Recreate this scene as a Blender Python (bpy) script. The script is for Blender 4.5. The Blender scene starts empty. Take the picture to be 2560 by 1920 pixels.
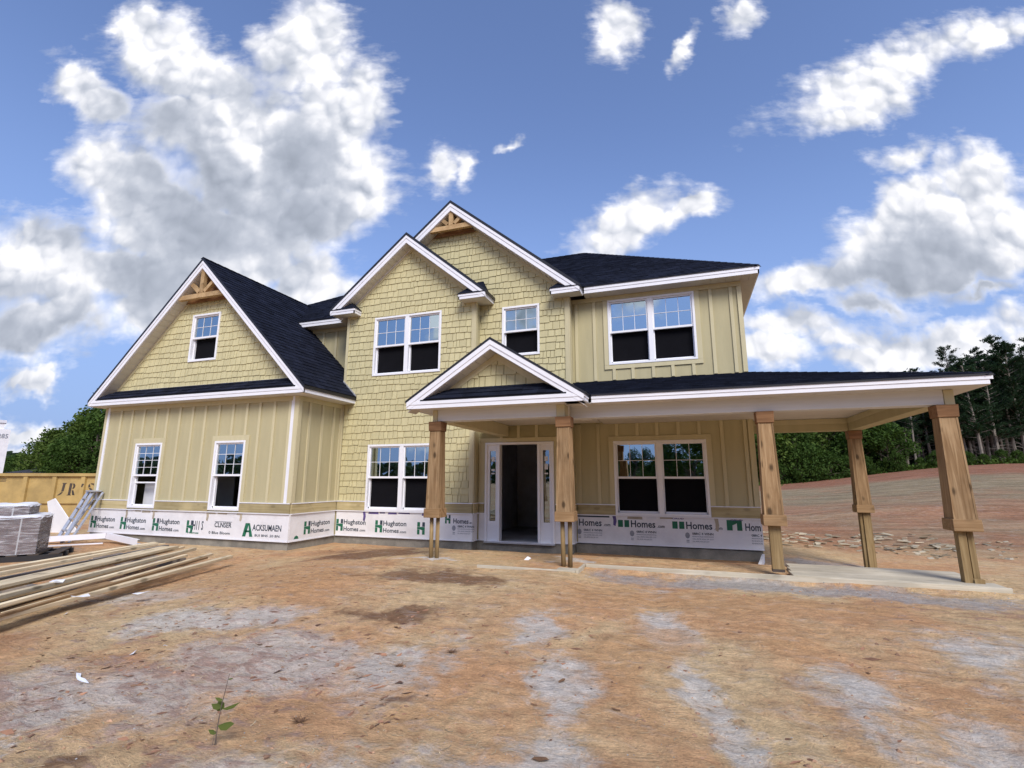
import bpy, math, random
from mathutils import Vector, Matrix, noise
random.seed(11)
S = bpy.context.scene
COL = S.collection
R = math.radians
rnd, uni = random.random, random.uniform

# ------------------------------------------------------------------ camera, light, exposure
FW = Vector((-0.321721, 0.927876, 0.188523)); RT = Vector((0.944935, 0.327253, 0.001886)); UP = Vector((0.059945, -0.178748, 0.982067))
CAMZ = 1.298
cam = bpy.data.cameras.new('camera'); co = bpy.data.objects.new('camera', cam); COL.objects.link(co)
cam.sensor_width = 36; cam.lens = 1237.156/2560*36; cam.clip_start = .05; cam.clip_end = 3000
co.matrix_world = Matrix(((RT.x, UP.x, -FW.x, 0), (RT.y, UP.y, -FW.y, 0), (RT.z, UP.z, -FW.z, CAMZ), (0, 0, 0, 1)))
S.camera = co
SUN = Vector((0.40, -0.62, 0.67)).normalized()
SUN_STRENGTH = 2.7; SUN_ANGLE = 28; SKY_STRENGTH = 0.15; EXPOSURE = 0.37
sl = bpy.data.lights.new('sun', 'SUN'); sl.energy = SUN_STRENGTH; sl.angle = R(SUN_ANGLE); sl.color = (1, .955, .88)
so = bpy.data.objects.new('sun', sl); COL.objects.link(so); so.rotation_euler = (-SUN).to_track_quat('-Z', 'Y').to_euler(); so.location = (20, -20, 40)
vs = S.view_settings; S.display_settings.display_device = 'sRGB'
vs.view_transform = 'Standard'; vs.look = 'None'; vs.exposure = EXPOSURE; vs.gamma = 1; vs.use_curve_mapping = False
S.cycles.max_bounces = 6; S.cycles.transparent_max_bounces = 6; S.cycles.caustics_reflective = False; S.cycles.caustics_refractive = False

class NT:
    def __init__(s, tree): s.t = tree; s.n = tree.nodes; s.l = tree.links
    def new(s, typ, **kw):
        n = s.n.new(typ)
        for k, v in kw.items(): setattr(n, k, v)
        return n
    def put(s, sock, v):
        if isinstance(v, bpy.types.NodeSocket): s.l.new(v, sock)
        else:
            if hasattr(sock, 'default_value') and isinstance(v, (tuple, list)) and len(v) == 3 and len(sock.default_value) == 4: v = (*v, 1)
            sock.default_value = v
    def m(s, op, a, b=0.0, c=0.0, clamp=False):
        n = s.new('ShaderNodeMath', operation=op, use_clamp=clamp)
        s.put(n.inputs[0], a); s.put(n.inputs[1], b); s.put(n.inputs[2], c); return n.outputs[0]
    def v(s, op, a, b=(0, 0, 0), out=0):
        n = s.new('ShaderNodeVectorMath', operation=op); s.put(n.inputs[0], a)
        if op == 'SCALE': s.put(n.inputs[3], b)
        else: s.put(n.inputs[1], b)
        return n.outputs[out]
    def noise(s, vec, scale, detail=4, rough=.55, out=0, dist=0.0, lac=2.0, dim='3D'):
        n = s.new('ShaderNodeTexNoise', noise_dimensions=dim); s.put(n.inputs['Vector'], vec); n.inputs['Scale'].default_value = scale
        n.inputs['Detail'].default_value = detail; n.inputs['Roughness'].default_value = rough; n.inputs['Distortion'].default_value = dist
        n.inputs['Lacunarity'].default_value = lac
        return n.outputs[out]
    def ramp(s, x, a, b, lo=0.0, hi=1.0, smooth=True):
        n = s.new('ShaderNodeMapRange', interpolation_type='SMOOTHSTEP' if smooth else 'LINEAR')
        s.put(n.inputs[0], x); s.put(n.inputs[1], a); s.put(n.inputs[2], b); s.put(n.inputs[3], lo); s.put(n.inputs[4], hi); return n.outputs[0]
    def mix(s, f, a, b, op='MIX'):
        n = s.new('ShaderNodeMix', data_type='RGBA', blend_type=op); s.put(n.inputs[0], f); s.put(n.inputs[6], a); s.put(n.inputs[7], b); return n.outputs[2]
    def xyz(s, x, y, z=0.0):
        n = s.new('ShaderNodeCombineXYZ'); s.put(n.inputs[0], x); s.put(n.inputs[1], y); s.put(n.inputs[2], z); return n.outputs[0]
    def mapping(s, vec, loc=(0, 0, 0), rot=(0, 0, 0), sc=(1, 1, 1), typ='POINT'):
        n = s.new('ShaderNodeMapping', vector_type=typ); s.put(n.inputs[0], vec); n.inputs['Location'].default_value = loc
        n.inputs['Rotation'].default_value = rot; n.inputs['Scale'].default_value = sc; return n.outputs[0]

# ------------------------------------------------------------------ sky with clouds (directions in the world, at infinity)
CLOUDS = [(-0.494, 1.001, 0.13, 0.153, 0.0, 1), (-0.387, 0.818, 0.141, 0.196, 0.0, 1), (-0.405, 0.675, 0.158, 0.192, 0.0, 1), (-0.594, 0.685, 0.287, 0.232, 0.0, 1), (-0.752, 0.945, 0.236, 0.118, -29.0, 1), (-0.909, 1.056, 0.074, 0.088, 0.0, 0.9), (-0.978, 0.864, 0.127, 0.068, -35.0, 0.9), (-0.879, 0.664, 0.178, 0.117, -39.0, 0.9), (-0.702, 0.539, 0.27, 0.142, -16.0, 1), (-0.465, 0.539, 0.171, 0.095, 11.0, 0.9), (-1.028, 0.454, 0.171, 0.134, 0.0, 0.9), (-0.876, 0.417, 0.217, 0.101, 0.0, 0.9), (-1.027, 0.31, 0.111, 0.093, 0.0, 0.9), (-0.731, 0.427, 0.151, 0.096, 0.0, 0.9), (-0.438, 0.414, 0.123, 0.085, 0.0, 1), (-0.989, 0.194, 0.05, 0.042, 0.0, 1), (0.256, 1.069, 0.067, 0.085, 0.0, 0.8), (0.405, 0.997, 0.024, 0.077, -29.0, 0.6), (0.546, 1.098, 0.043, 0.069, -24.0, 0.6), (0.889, 0.948, 0.341, 0.076, 29.0, 0.75), (0.81, 0.846, 0.181, 0.059, 28.0, 0.75), (1.142, 1.048, 0.159, 0.063, 27.0, 0.7), (0.227, 0.54, 0.172, 0.08, 36.0, 1), (0.36, 0.574, 0.1, 0.042, 19.0, 0.85), (0.923, 0.565, 0.291, 0.12, 22.0, 1), (1.035, 0.658, 0.118, 0.105, 0.0, 1), (1.064, 0.523, 0.182, 0.137, 0.0, 1), (0.626, 0.429, 0.163, 0.06, 8.0, 1), (0.879, 0.453, 0.285, 0.077, 0.0, 1), (0.872, 0.703, 0.074, 0.054, 11.0, 0.5), (0.606, 0.322, 0.134, 0.034, -5.0, 0.6), (0.566, 0.257, 0.092, 0.057, 0.0, 0.9), (0.782, 0.375, 0.151, 0.037, -5.0, 0.55), (0.912, 0.287, 0.274, 0.057, 8.0, 0.9), (0.745, 0.231, 0.124, 0.043, 0.0, 0.7), (-0.153, 0.666, 0.038, 0.073, -22.0, 0.6), (-0.096, 0.686, 0.031, 0.045, 0.0, 0.6), (-0.018, 0.752, 0.04, 0.016, 41.0, 0.6), (-0.985, 0.087, 0.153, 0.029, 0.0, 0.6), (-1.011, 0.051, 0.096, 0.016, 0.0, 0.5), (-0.677, 0.776, 0.241, 0.171, 0.0, 1), (-0.572, 0.464, 0.209, 0.097, 0.0, 0.95), (-0.73, 0.355, 0.243, 0.074, 0.0, 0.9), (-0.964, 0.337, 0.195, 0.084, 0.0, 0.9), (1.005, 0.245, 0.166, 0.065, 0.0, 0.85), (0.703, 0.287, 0.11, 0.028, 5.0, 0.5), (1.005, 0.385, 0.102, 0.027, 0.0, 0.6), (0.246, 1.058, 0.071, 0.096, -12.0, 0.8)]
SHADE = [(-0.61, 0.665, 0.301, 0.157, -9.0, 1), (-0.484, 0.549, 0.167, 0.086, 0.0, 0.9), (-0.531, 0.776, 0.119, 0.176, 0.0, 0.55), (-0.913, 0.491, 0.215, 0.064, -10.0, 0.6), (-0.995, 0.363, 0.161, 0.054, 0.0, 0.6), (0.926, 0.476, 0.263, 0.056, 4.0, 1), (0.975, 0.513, 0.139, 0.057, 0.0, 0.7), (0.916, 0.262, 0.22, 0.026, 5.0, 0.5), (0.226, 0.512, 0.109, 0.036, 31.0, 0.35), (-0.983, 0.075, 0.161, 0.025, 0.0, 0.6)]

W = bpy.data.worlds.new('World'); S.world = W; W.use_nodes = True
k = NT(W.node_tree); k.n.clear()
sky = k.new('ShaderNodeTexSky', sky_type='NISHITA', sun_disc=False)
sky.sun_elevation = math.asin(SUN.z); sky.sun_rotation = math.atan2(SUN.x, SUN.y); sky.air_density = 1.0; sky.dust_density = .6; sky.ozone_density = 3.0
tc = k.new('ShaderNodeTexCoord').outputs['Generated']
D = k.v('NORMALIZE', tc)
fa = k.m('MAXIMUM', k.m('ABSOLUTE', k.v('DOT_PRODUCT', D, (-.3272, .9449, 0), out=1)), .12)
gx = k.m('DIVIDE', k.v('DOT_PRODUCT', D, (.9449, .3272, 0), out=1), fa)
dz = k.v('DOT_PRODUCT', D, (0, 0, 1), out=1)
G0 = k.xyz(gx, k.m('DIVIDE', dz, fa))
def N2(*a, **q): return k.noise(*a, dim='2D', **q)
wob = k.v('SCALE', k.v('SUBTRACT', N2(G0, 4.5, 5, .6, out=1), (.5, .5, .5)), .16)
G1 = k.v('ADD', G0, wob)
def ell(tab, G_):
    acc = None
    for cx, cy, rx, ry, rot, w in tab:
        q = k.mapping(G_, (cx, cy, 0), (0, 0, R(rot)), (rx, ry, 1), 'TEXTURE')
        x = k.m('MULTIPLY_ADD', k.v('LENGTH', q, out=1), -w, w)
        acc = x if acc is None else k.m('SMOOTH_MAX', acc, x, .10)
    return acc
def puff(G_, sc, det):
    n = k.new('ShaderNodeTexVoronoi', feature='F1', voronoi_dimensions='2D'); k.put(n.inputs['Vector'], G_); n.inputs['Scale'].default_value = sc
    n.inputs['Detail'].default_value = det; n.inputs['Roughness'].default_value = .5
    return n.outputs['Distance']
back = k.ramp(k.v('DOT_PRODUCT', D, (-.3272, .9449, 0), out=1), .1, -.1)
B = k.m('SUBTRACT', k.m('MAXIMUM', ell(CLOUDS, G1), -.7), k.m('MULTIPLY', back, k.ramp(dz, .15, .3, 0, .35)))
OFF = (.085, .11, 0)     # towards the sun's side of the sky
B2 = k.m('MAXIMUM', ell([c for c in CLOUDS if c[5] >= .9 and c[2]*c[3] > .019], k.v('ADD', G1, OFF)), -.7)
warp = k.v('ADD', G0, k.v('SCALE', k.v('SUBTRACT', N2(G0, 14, 3, .6, out=1), (.5, .5, .5)), .035))
p1_ = puff(warp, 8.0, 2.0)
p2_ = puff(k.v('ADD', warp, (.008, .012, 0)), 8.0, 1.0)
n1 = N2(G0, 5.2, 8, .56, dist=.10)
rip = N2(k.mapping(G0, rot=(0, 0, R(-27)), sc=(1, 2.6, 1)), 17, 4, .6)
thick = k.ramp(B, .02, .40)
dens = k.m('ADD', B, k.m('MULTIPLY', k.m('SUBTRACT', n1, .33), .80))
dens = k.m('ADD', dens, k.m('MULTIPLY', k.m('SUBTRACT', .42, p1_), k.m('MULTIPLY_ADD', thick, .18, .18)))
dens = k.m('ADD', dens, k.m('MULTIPLY', k.m('SUBTRACT', rip, .56), k.m('MULTIPLY', k.m('SUBTRACT', 1.0, thick), .75)))
alpha = k.m('POWER', k.ramp(dens, -.08, .42, smooth=False), 1.25)
occ = k.m('ADD', B2, k.m('MULTIPLY', k.m('SUBTRACT', N2(G0, 3.2, 6, .6), .5), .75))
shade = k.m('MULTIPLY', k.ramp(occ, -.02, .80), k.ramp(dens, .05, .6))
relief = k.m('MULTIPLY', k.m('SUBTRACT', p1_, p2_), -1.9)
lum = k.m('SUBTRACT', 1.0, k.m('MULTIPLY', shade, .50))
lum = k.m('ADD', lum, k.m('MULTIPLY', relief, k.ramp(shade, 0, 1, .55, .14)))
lum = k.m('ADD', lum, k.m('MULTIPLY', k.m('SUBTRACT', n1, .5), .14))
lum = k.m('MINIMUM', k.m('MAXIMUM', lum, .34), 1.04)
ccol = k.mix(k.ramp(lum, .35, 1.0), (.84, .93, 1.12), (1.0, 1.0, 1.04))
cloud = k.v('SCALE', ccol, k.m('MULTIPLY', lum, 5.6))
skyc = k.v('MULTIPLY', sky.outputs[0], (1.04, .98, 1.10))
haze = k.ramp(dz, .0, .62, .92, .0)
skyc = k.mix(haze, skyc, (1.38, 2.08, 3.85))
final = k.mix(k.m('MULTIPLY', k.m('MULTIPLY', alpha, k.ramp(B, -.15, .38, .50, 1.0)), k.ramp(dz, -.02, .06)), skyc, cloud)
bg = k.new('ShaderNodeBackground'); k.put(bg.inputs[0], final); bg.inputs[1].default_value = SKY_STRENGTH
k.l.new(bg.outputs[0], k.new('ShaderNodeOutputWorld').inputs[0])

# ------------------------------------------------------------------ materials
MAT = {}
def base_mat(name):
    m = bpy.data.materials.new(name); m.use_nodes = True; t = NT(m.node_tree); p = t.n['Principled BSDF']; MAT[name] = m
    return m, t, p
def mat(name, c, rough=.7, var=.12, scale=3., detail=5, bump=0., bscale=30., sc=(1, 1, 1), rv=0., tone=0., metal=0., c2=None, spec=.5, coord='Object', dirt=0., fine=0.):
    m, t, p = base_mat(name)
    if coord == 'World': vec = t.new('ShaderNodeNewGeometry').outputs['Position']
    else: vec = t.new('ShaderNodeTexCoord').outputs[coord]
    vec = t.mapping(vec, sc=sc)
    if rv or coord == 'Object':
        r_ = t.new('ShaderNodeObjectInfo').outputs['Random']
        vec = t.v('ADD', vec, t.xyz(t.m('MULTIPLY', r_, 37.), t.m('MULTIPLY', r_, 91.), t.m('MULTIPLY', r_, 53.)))
    f = t.ramp(t.noise(vec, scale, detail, .6), .3, .7)
    hi = tuple(x*(1+var) for x in (c2 or c)); lo = tuple(x*(1-var) for x in c)
    col = t.mix(f, lo, hi)
    if fine: col = t.v('SCALE', col, t.ramp(t.noise(vec, scale*28, 2, .6), .25, .75, 1-fine, 1+fine))
    if rv: col = t.v('SCALE', col, t.ramp(r_, 0, 1, 1-rv, 1+rv, False))
    if tone:
        a = t.new('ShaderNodeAttribute', attribute_name='tone')
        col = t.v('SCALE', col, t.ramp(a.outputs['Fac'], 0, 1, 1-tone, 1+tone, False))
    if dirt:
        w = t.new('ShaderNodeNewGeometry').outputs['Position']
        col = t.mix(t.m('MULTIPLY', t.ramp(t.noise(w, 2.3, 7, .7), .5, .8), dirt), col, (.20, .12, .07))
    t.put(p.inputs['Base Color'], col)
    p.inputs['Roughness'].default_value = rough; p.inputs['Metallic'].default_value = metal; p.inputs['Specular IOR Level'].default_value = spec
    if bump:
        b = t.new('ShaderNodeBump'); b.inputs['Strength'].default_value = bump; b.inputs['Distance'].default_value = .01
        t.put(b.inputs['Height'], t.noise(vec, bscale, 4, .6)); t.l.new(b.outputs[0], p.inputs['Normal'])
    return m

mat('shake_paint', (.555, .498, .285), .72, .05, 2.2, bump=.35, bscale=60, sc=(6, 6, 1), rv=.045, tone=.05, spec=.3)
mat('board_paint', (.46, .408, .243), .72, .045, 1.2, bump=.25, bscale=55, sc=(5, 5, .7), spec=.3, coord='World')
mat('batten_paint', (.555, .495, .31), .7, .04, 2, bump=.2, bscale=60, sc=(5, 5, .7), rv=.03, spec=.3)
mat('shadow_gap', (.34, .30, .165), .9, .1)  # darker wall colour that paints in the shadow between shakes
mat('white_trim', (.80, .80, .84), .42, .03, 3, dirt=.06)
mat('window_vinyl', (.82, .82, .85), .35, .02, 3)
mat('beam_wrap', (.62, .62, .60), .55, .06, 1.5, sc=(.3, .3, 14))
mat('soffit_vinyl', (.60, .575, .53), .6, .04, 3)
mat('drip_edge', (.012, .012, .016), .45, .1)
mat('roof_shingle', (.012, .0148, .027), .95, .25, 3.5, detail=3, bump=.6, bscale=180, tone=.22, spec=.10, coord='World', fine=.28)
mat('concrete', (.23, .215, .18), .9, .25, 3, bump=.4, bscale=40, coord='World', fine=.15)
mat('floor_slab', (.40, .42, .44), .8, .2, 1.5, coord='World')
mat('drywall', (.52, .54, .60), .9, .1)
mat('interior_unlit', (.010, .010, .013), .95, .2)  # near-black colour stands in for the darkness of unlit rooms
mat('screen_mesh', (.006, .006, .008), .95, .1, spec=.1)
mat('housewrap', (.76, .745, .75), .5, .05, 2.5, bump=.9, bscale=7, coord='World', dirt=.16)
mat('green_ink', (.01, .13, .065), .6, .1)
mat('black_ink', (.03, .045, .065), .6, .1)
mat('grey_ink', (.28, .29, .32), .6, .1)
mat('purple_tape', (.10, .07, .22), .5, .3)
mat('cardboard', (.42, .36, .27), .8, .2)
mat('sticker', (.7, .7, .72), .5, .05)
mat('aluminium', (.50, .51, .54), .42, .1, 8, metal=.55, rv=.05)
mat('dumpster_yellow', (.42, .295, .11), .6, .18, 1.6, dirt=.30, coord='World')
mat('rust_dark', (.06, .045, .035), .8, .3)
mat('black_plastic', (.02, .02, .022), .5, .2)
mat('brick_clay', (.085, .045, .043), .9, .3, 6, rv=.25)
mat('strap', (.40, .41, .42), .5, .1)
mat('sheet_white', (.78, .79, .82), .5, .04)
mat('bark', (.13, .10, .078), .95, .3, 4, sc=(4, 4, .8))
mat('bark_pale', (.21, .18, .15), .95, .3, 4, sc=(4, 4, .8))
mat('scrap_wood', (.36, .31, .22), .85, .25, 3, rv=.2, tone=.3)
mat('straw', (.50, .40, .24), .85, .2, 5, tone=.45)
mat('dry_leaf', (.20, .105, .05), .8, .25, 20, rv=.35)
mat('flake', (.27, .135, .075), .9, .3, 12, tone=.6, coord='World')
mat('clod', (.34, .20, .12), .95, .3, 9, tone=.4, coord='World')
mat('stone_gravel', (.29, .285, .275), .95, .25, 9, tone=.35, coord='World')
mat('roof_far', (.03, .032, .045), .9, .2)
mat('wall_far', (.66, .66, .70), .7, .05)

def foliage(name, c, c2, rv=.18):
    m, t, p = base_mat(name)
    w = t.new('ShaderNodeNewGeometry').outputs['Position']
    a = t.new('ShaderNodeAttribute', attribute_name='tone').outputs['Fac']
    r_ = t.new('ShaderNodeObjectInfo').outputs['Random']
    col = t.mix(t.m('ADD', t.m('MULTIPLY', a, .65), t.m('MULTIPLY', t.noise(w, .5, 3), .35), clamp=True), c, c2)
    col = t.v('SCALE', col, t.ramp(r_, 0, 1, 1-rv, 1+rv, False))
    t.put(p.inputs['Base Color'], col); p.inputs['Roughness'].default_value = .75; p.inputs['Specular IOR Level'].default_value = .12
    tr = t.new('ShaderNodeBsdfTranslucent'); t.put(tr.inputs[0], t.v('MULTIPLY', col, (1.1, 1.3, .5)))
    mx = t.new('ShaderNodeMixShader'); mx.inputs[0].default_value = .25
    t.l.new(p.outputs[0], mx.inputs[1]); t.l.new(tr.outputs[0], mx.inputs[2]); t.l.new(mx.outputs[0], t.n['Material Output'].inputs[0])
foliage('leaf_broad', (.018, .045, .010), (.10, .165, .032))
foliage('leaf_bright', (.030, .065, .012), (.15, .205, .045))
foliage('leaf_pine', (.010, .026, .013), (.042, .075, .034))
foliage('leaf_far', (.022, .04, .022), (.05, .08, .035))
foliage('leaf_sapling', (.06, .085, .02), (.15, .17, .045))

def wood(name, c, dark, grain=(1, 1, 1), axis_scale=(14, 14, .8), knots=.5, rv=.12, kn_sc=(3.2, 3.2, 1.6), rough=.75):
    m, t, p = base_mat(name)
    vec = t.new('ShaderNodeTexCoord').outputs['Object']
    r_ = t.new('ShaderNodeObjectInfo').outputs['Random']
    vec = t.v('ADD', vec, t.xyz(t.m('MULTIPLY', r_, 17.), t.m('MULTIPLY', r_, 41.), t.m('MULTIPLY', r_, 29.)))
    g = t.noise(t.mapping(vec, sc=axis_scale), 1.6, 6, .65, dist=.6)
    col = t.mix(t.ramp(g, .3, .72), dark, c)
    big = t.noise(vec, 1.3, 3, .6); col = t.v('SCALE', col, t.ramp(big, .3, .7, .82, 1.16))
    sx = t.new('ShaderNodeSeparateXYZ'); t.put(sx.inputs[0], vec); X_, Y_, Z_ = sx.outputs
    if axis_scale[2] < 2: kv = t.xyz(t.m('MULTIPLY', t.m('ADD', X_, Y_), 5.), t.m('MULTIPLY', Z_, 2.6))
    else: kv = t.xyz(t.m('MULTIPLY', t.m('ADD', Z_, Y_), 5.), t.m('MULTIPLY', X_, 2.2))
    vo = t.new('ShaderNodeTexVoronoi', feature='F1'); t.put(vo.inputs['Vector'], kv); vo.inputs['Scale'].default_value = 1.25; vo.inputs['Randomness'].default_value = 1
    kn = t.ramp(t.m('ADD', vo.outputs['Distance'], t.m('MULTIPLY', t.m('SUBTRACT', g, .5), .12)), .09, .25, knots, 0)
    col = t.mix(kn, col, tuple(x*.28 for x in dark))
    col = t.v('SCALE', col, t.ramp(r_, 0, 1, 1-rv, 1+rv, False))
    t.put(p.inputs['Base Color'], col); p.inputs['Roughness'].default_value = rough; p.inputs['Specular IOR Level'].default_value = .25
    b = t.new('ShaderNodeBump'); b.inputs['Strength'].default_value = .3; b.inputs['Distance'].default_value = .004
    t.put(b.inputs['Height'], g); t.l.new(b.outputs[0], p.inputs['Normal'])
wood('cedar', (.40, .27, .145), (.20, .115, .05), knots=.9)
wood('cedar_dark', (.30, .165, .08), (.18, .09, .04), axis_scale=(.8, 14, 14), knots=.4)
wood('cedar_band', (.35, .225, .115), (.23, .135, .06), axis_scale=(.8, 14, 14), knots=.4)
wood('treated_post', (.33, .235, .115), (.20, .13, .055), knots=.35)
wood('gable_cedar', (.48, .335, .175), (.33, .21, .10), axis_scale=(3, 14, 3), knots=.5)
wood('band_board', (.50, .42, .24), (.36, .29, .14), axis_scale=(.7, .7, 16), knots=.35, kn_sc=(1.2, 1.2, 5))
wood('pine_board', (.84, .71, .48), (.62, .48, .29), axis_scale=(.8, 14, 14), knots=.7, rv=.16, kn_sc=(1.5, 6, 6))
wood('grey_board', (.30, .27, .24), (.17, .145, .125), axis_scale=(.8, 14, 14), knots=.5)
wood('form_wood', (.60, .55, .44), (.44, .385, .28), axis_scale=(.7, 12, 12), knots=.35, rv=.06)

def glass(name, fac, tint, back):
    m, t, p = base_mat(name); t.n.remove(p)
    gl = t.new('ShaderNodeBsdfGlossy'); gl.inputs['Roughness'].default_value = .012; gl.inputs[0].default_value = (*tint, 1)
    w = t.new('ShaderNodeNewGeometry').outputs['Position']
    b = t.new('ShaderNodeBump'); b.inputs['Strength'].default_value = .12; b.inputs['Distance'].default_value = .01
    t.put(b.inputs['Height'], t.noise(w, 2.2, 2)); t.l.new(b.outputs[0], gl.inputs['Normal'])
    tr = t.new('ShaderNodeBsdfTransparent'); tr.inputs[0].default_value = (*back, 1)
    mx = t.new('ShaderNodeMixShader'); mx.inputs[0].default_value = fac
    t.l.new(tr.outputs[0], mx.inputs[1]); t.l.new(gl.outputs[0], mx.inputs[2]); t.l.new(mx.outputs[0], t.n['Material Output'].inputs[0])
glass('window_glass', .50, (.78, .93, 1.0), (.4, .42, .45))
glass('window_glass_dim', .30, (.75, .9, 1.0), (.4, .42, .45))
m, t, p = base_mat('shrink_wrap'); t.n.remove(p)
d_ = t.new('ShaderNodeBsdfPrincipled'); d_.inputs['Base Color'].default_value = (.75, .75, .78, 1); d_.inputs['Roughness'].default_value = .22
tr = t.new('ShaderNodeBsdfTransparent'); mx = t.new('ShaderNodeMixShader')
w = t.new('ShaderNodeNewGeometry').outputs['Position']
t.put(mx.inputs[0], t.ramp(t.noise(t.mapping(w, rot=(0, .25, 0), sc=(1.5, 1.5, 14)), 1.6, 6, .7, dist=1.2), .42, .72, .14, .58))
t.l.new(tr.outputs[0], mx.inputs[1]); t.l.new(d_.outputs[0], mx.inputs[2]); t.l.new(mx.outputs[0], t.n['Material Output'].inputs[0])

# ------------------------------------------------------------------ mesh helpers
WP = {}
class MB:
    def __init__(s, T=None): s.v = []; s.f = []; s.T = T; s.tn = []; s.tone = .5; s.used = False; s.mi = []; s.cur = 0
    def pt(s, p):
        p = Vector(p)
        if s.T: p = Vector(s.T(*p))
        s.v.append(p); return len(s.v)-1
    def face(s, ids): s.f.append(ids); s.tn.append(s.tone); s.mi.append(s.cur)
    def quad(s, *ps): s.face([s.pt(p) for p in ps]); return s
    def box(s, x0, x1, y0, y1, z0, z1):
        i = [s.pt(p) for p in ((x0, y0, z0), (x1, y0, z0), (x1, y1, z0), (x0, y1, z0), (x0, y0, z1), (x1, y0, z1), (x1, y1, z1), (x0, y1, z1))]
        for a in ((0, 3, 2, 1), (4, 5, 6, 7), (0, 1, 5, 4), (1, 2, 6, 5), (2, 3, 7, 6), (3, 0, 4, 7)): s.face([i[j] for j in a])
        return s
    def hexa(s, P):   # eight corners: bottom ring then top ring
        i = [s.pt(p) for p in P]
        for a in ((0, 3, 2, 1), (4, 5, 6, 7), (0, 1, 5, 4), (1, 2, 6, 5), (2, 3, 7, 6), (3, 0, 4, 7)): s.face([i[j] for j in a])
        return s
    def prism(s, poly, ext):
        n = len(poly); ext = Vector(ext)
        a = [s.pt(p) for p in poly]; b = [s.pt(Vector(p)+ext) for p in poly]
        s.face(a); s.face(b[::-1])
        for i in range(n): s.face([a[i], b[i], b[(i+1) % n], a[(i+1) % n]])
        return s
    def beam(s, p0, p1, w, h, up=(0, 0, 1)):    # box along a line, w across, h along 'up'
        p0, p1 = Vector(p0), Vector(p1); d = (p1-p0).normalized(); up = Vector(up); a = d.cross(up).normalized(); b = a.cross(d).normalized()
        P = []
        for q in (p0, p1):
            P += [q-a*w/2-b*h/2, q+a*w/2-b*h/2, q+a*w/2+b*h/2, q-a*w/2+b*h/2]
        return s.hexa(P)
    def tube(s, p0, p1, r0, r1, n=8, cap=True):
        p0, p1 = Vector(p0), Vector(p1); d = (p1-p0).normalized(); a = d.orthogonal().normalized(); b = d.cross(a)
        A = []; Bq = []
        for i in range(n):
            t_ = 2*math.pi*i/n; o = a*math.cos(t_)+b*math.sin(t_); A.append(s.pt(p0+o*r0)); Bq.append(s.pt(p1+o*r1))
        for i in range(n): s.face([A[i], A[(i+1) % n], Bq[(i+1) % n], Bq[i]])
        if cap: s.face(A[::-1]); s.face(Bq)
        return s
    def build(s, name, mt, parent=None, smooth=False, center=True, **props):
        vs_ = s.v
        if parent is not None or center:
            lo = [min(v[i] for v in vs_) for i in range(3)]; hi = [max(v[i] for v in vs_) for i in range(3)]
            c = Vector([(lo[i]+hi[i])/2 for i in range(3)])
            if parent is None: c.z = lo[2]
        else: c = Vector((0, 0, 0))
        me = bpy.data.meshes.new(name); me.from_pydata([v-c for v in vs_], [], s.f)
        mts = mt if isinstance(mt, (list, tuple)) else [mt]
        for q in mts: me.materials.append(MAT[q])
        if len(mts) > 1: me.polygons.foreach_set('material_index', s.mi)
        if s.used:
            at = me.attributes.new('tone', 'FLOAT', 'FACE'); at.data.foreach_set('value', s.tn)
        if smooth: me.polygons.foreach_set('use_smooth', [True]*len(me.polygons))
        me.update()
        o = bpy.data.objects.new(name, me); COL.objects.link(o)
        o.location = c-(WP[parent.name] if parent else Vector((0, 0, 0))); WP[o.name] = c
        if parent: o.parent = parent
        for a, b in props.items(): o[a] = b
        return o
def thing(name, label, cat, loc, group=None):
    o = bpy.data.objects.new(name, None); COL.objects.link(o); o.location = loc; WP[o.name] = Vector(loc)
    o.empty_display_size = .2; o['label'] = label; o['category'] = cat
    if group: o['group'] = group
    return o
def tag(o, label, cat, group=None):
    o['label'] = label; o['category'] = cat
    if group: o['group'] = group
    return o
def front(y): return lambda u, d, z: (u, y-d, z)      # wall facing the street, d = outwards
def side(x): return lambda u, d, z: (x+d, u, z)       # wall facing right
def bevel(o, w=.004, seg=1):
    b = o.modifiers.new('bevel', 'BEVEL'); b.width = w; b.segments = seg; b.limit_method = 'ANGLE'; return o

def clip(poly, a, b, c):   # keep a*x+b*z<=c
    out = []
    n = len(poly)
    for i in range(n):
        p, q = poly[i], poly[(i+1) % n]; dp = a*p[0]+b*p[1]-c; dq = a*q[0]+b*q[1]-c
        if dp <= 0: out.append(p)
        if dp*dq < 0: f = dp/(dp-dq); out.append((p[0]+f*(q[0]-p[0]), p[1]+f*(q[1]-p[1])))
    return out
def area(p): return abs(sum(p[i][0]*p[(i+1) % len(p)][1]-p[(i+1) % len(p)][0]*p[i][1] for i in range(len(p))))/2
def holes(poly, rects):
    res = [poly]
    for x0, x1, z0, z1 in rects:
        nxt = []
        for q in res:
            if max(p[0] for p in q) <= x0 or min(p[0] for p in q) >= x1 or max(p[1] for p in q) <= z0 or min(p[1] for p in q) >= z1: nxt.append(q); continue
            for part in (clip(q, 1, 0, x0), clip(q, -1, 0, -x1)):
                if len(part) > 2 and area(part) > 2e-4: nxt.append(part)
            mid = clip(clip(q, -1, 0, -x0), 1, 0, x1)
            if len(mid) > 2:
                for part in (clip(mid, 0, 1, z0), clip(mid, 0, -1, -z1)):
                    if len(part) > 2 and area(part) > 2e-4: nxt.append(part)
        res = nxt
    return res
def mb_prism(mb, q, d0, d1):
    n = len(q); a = [mb.pt((p[0], d1, p[1])) for p in q]; b = [mb.pt((p[0], d0, p[1])) for p in q]
    mb.face(a); mb.face(b[::-1])
    for i in range(n): mb.face([a[i], b[i], b[(i+1) % n], a[(i+1) % n]])

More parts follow.
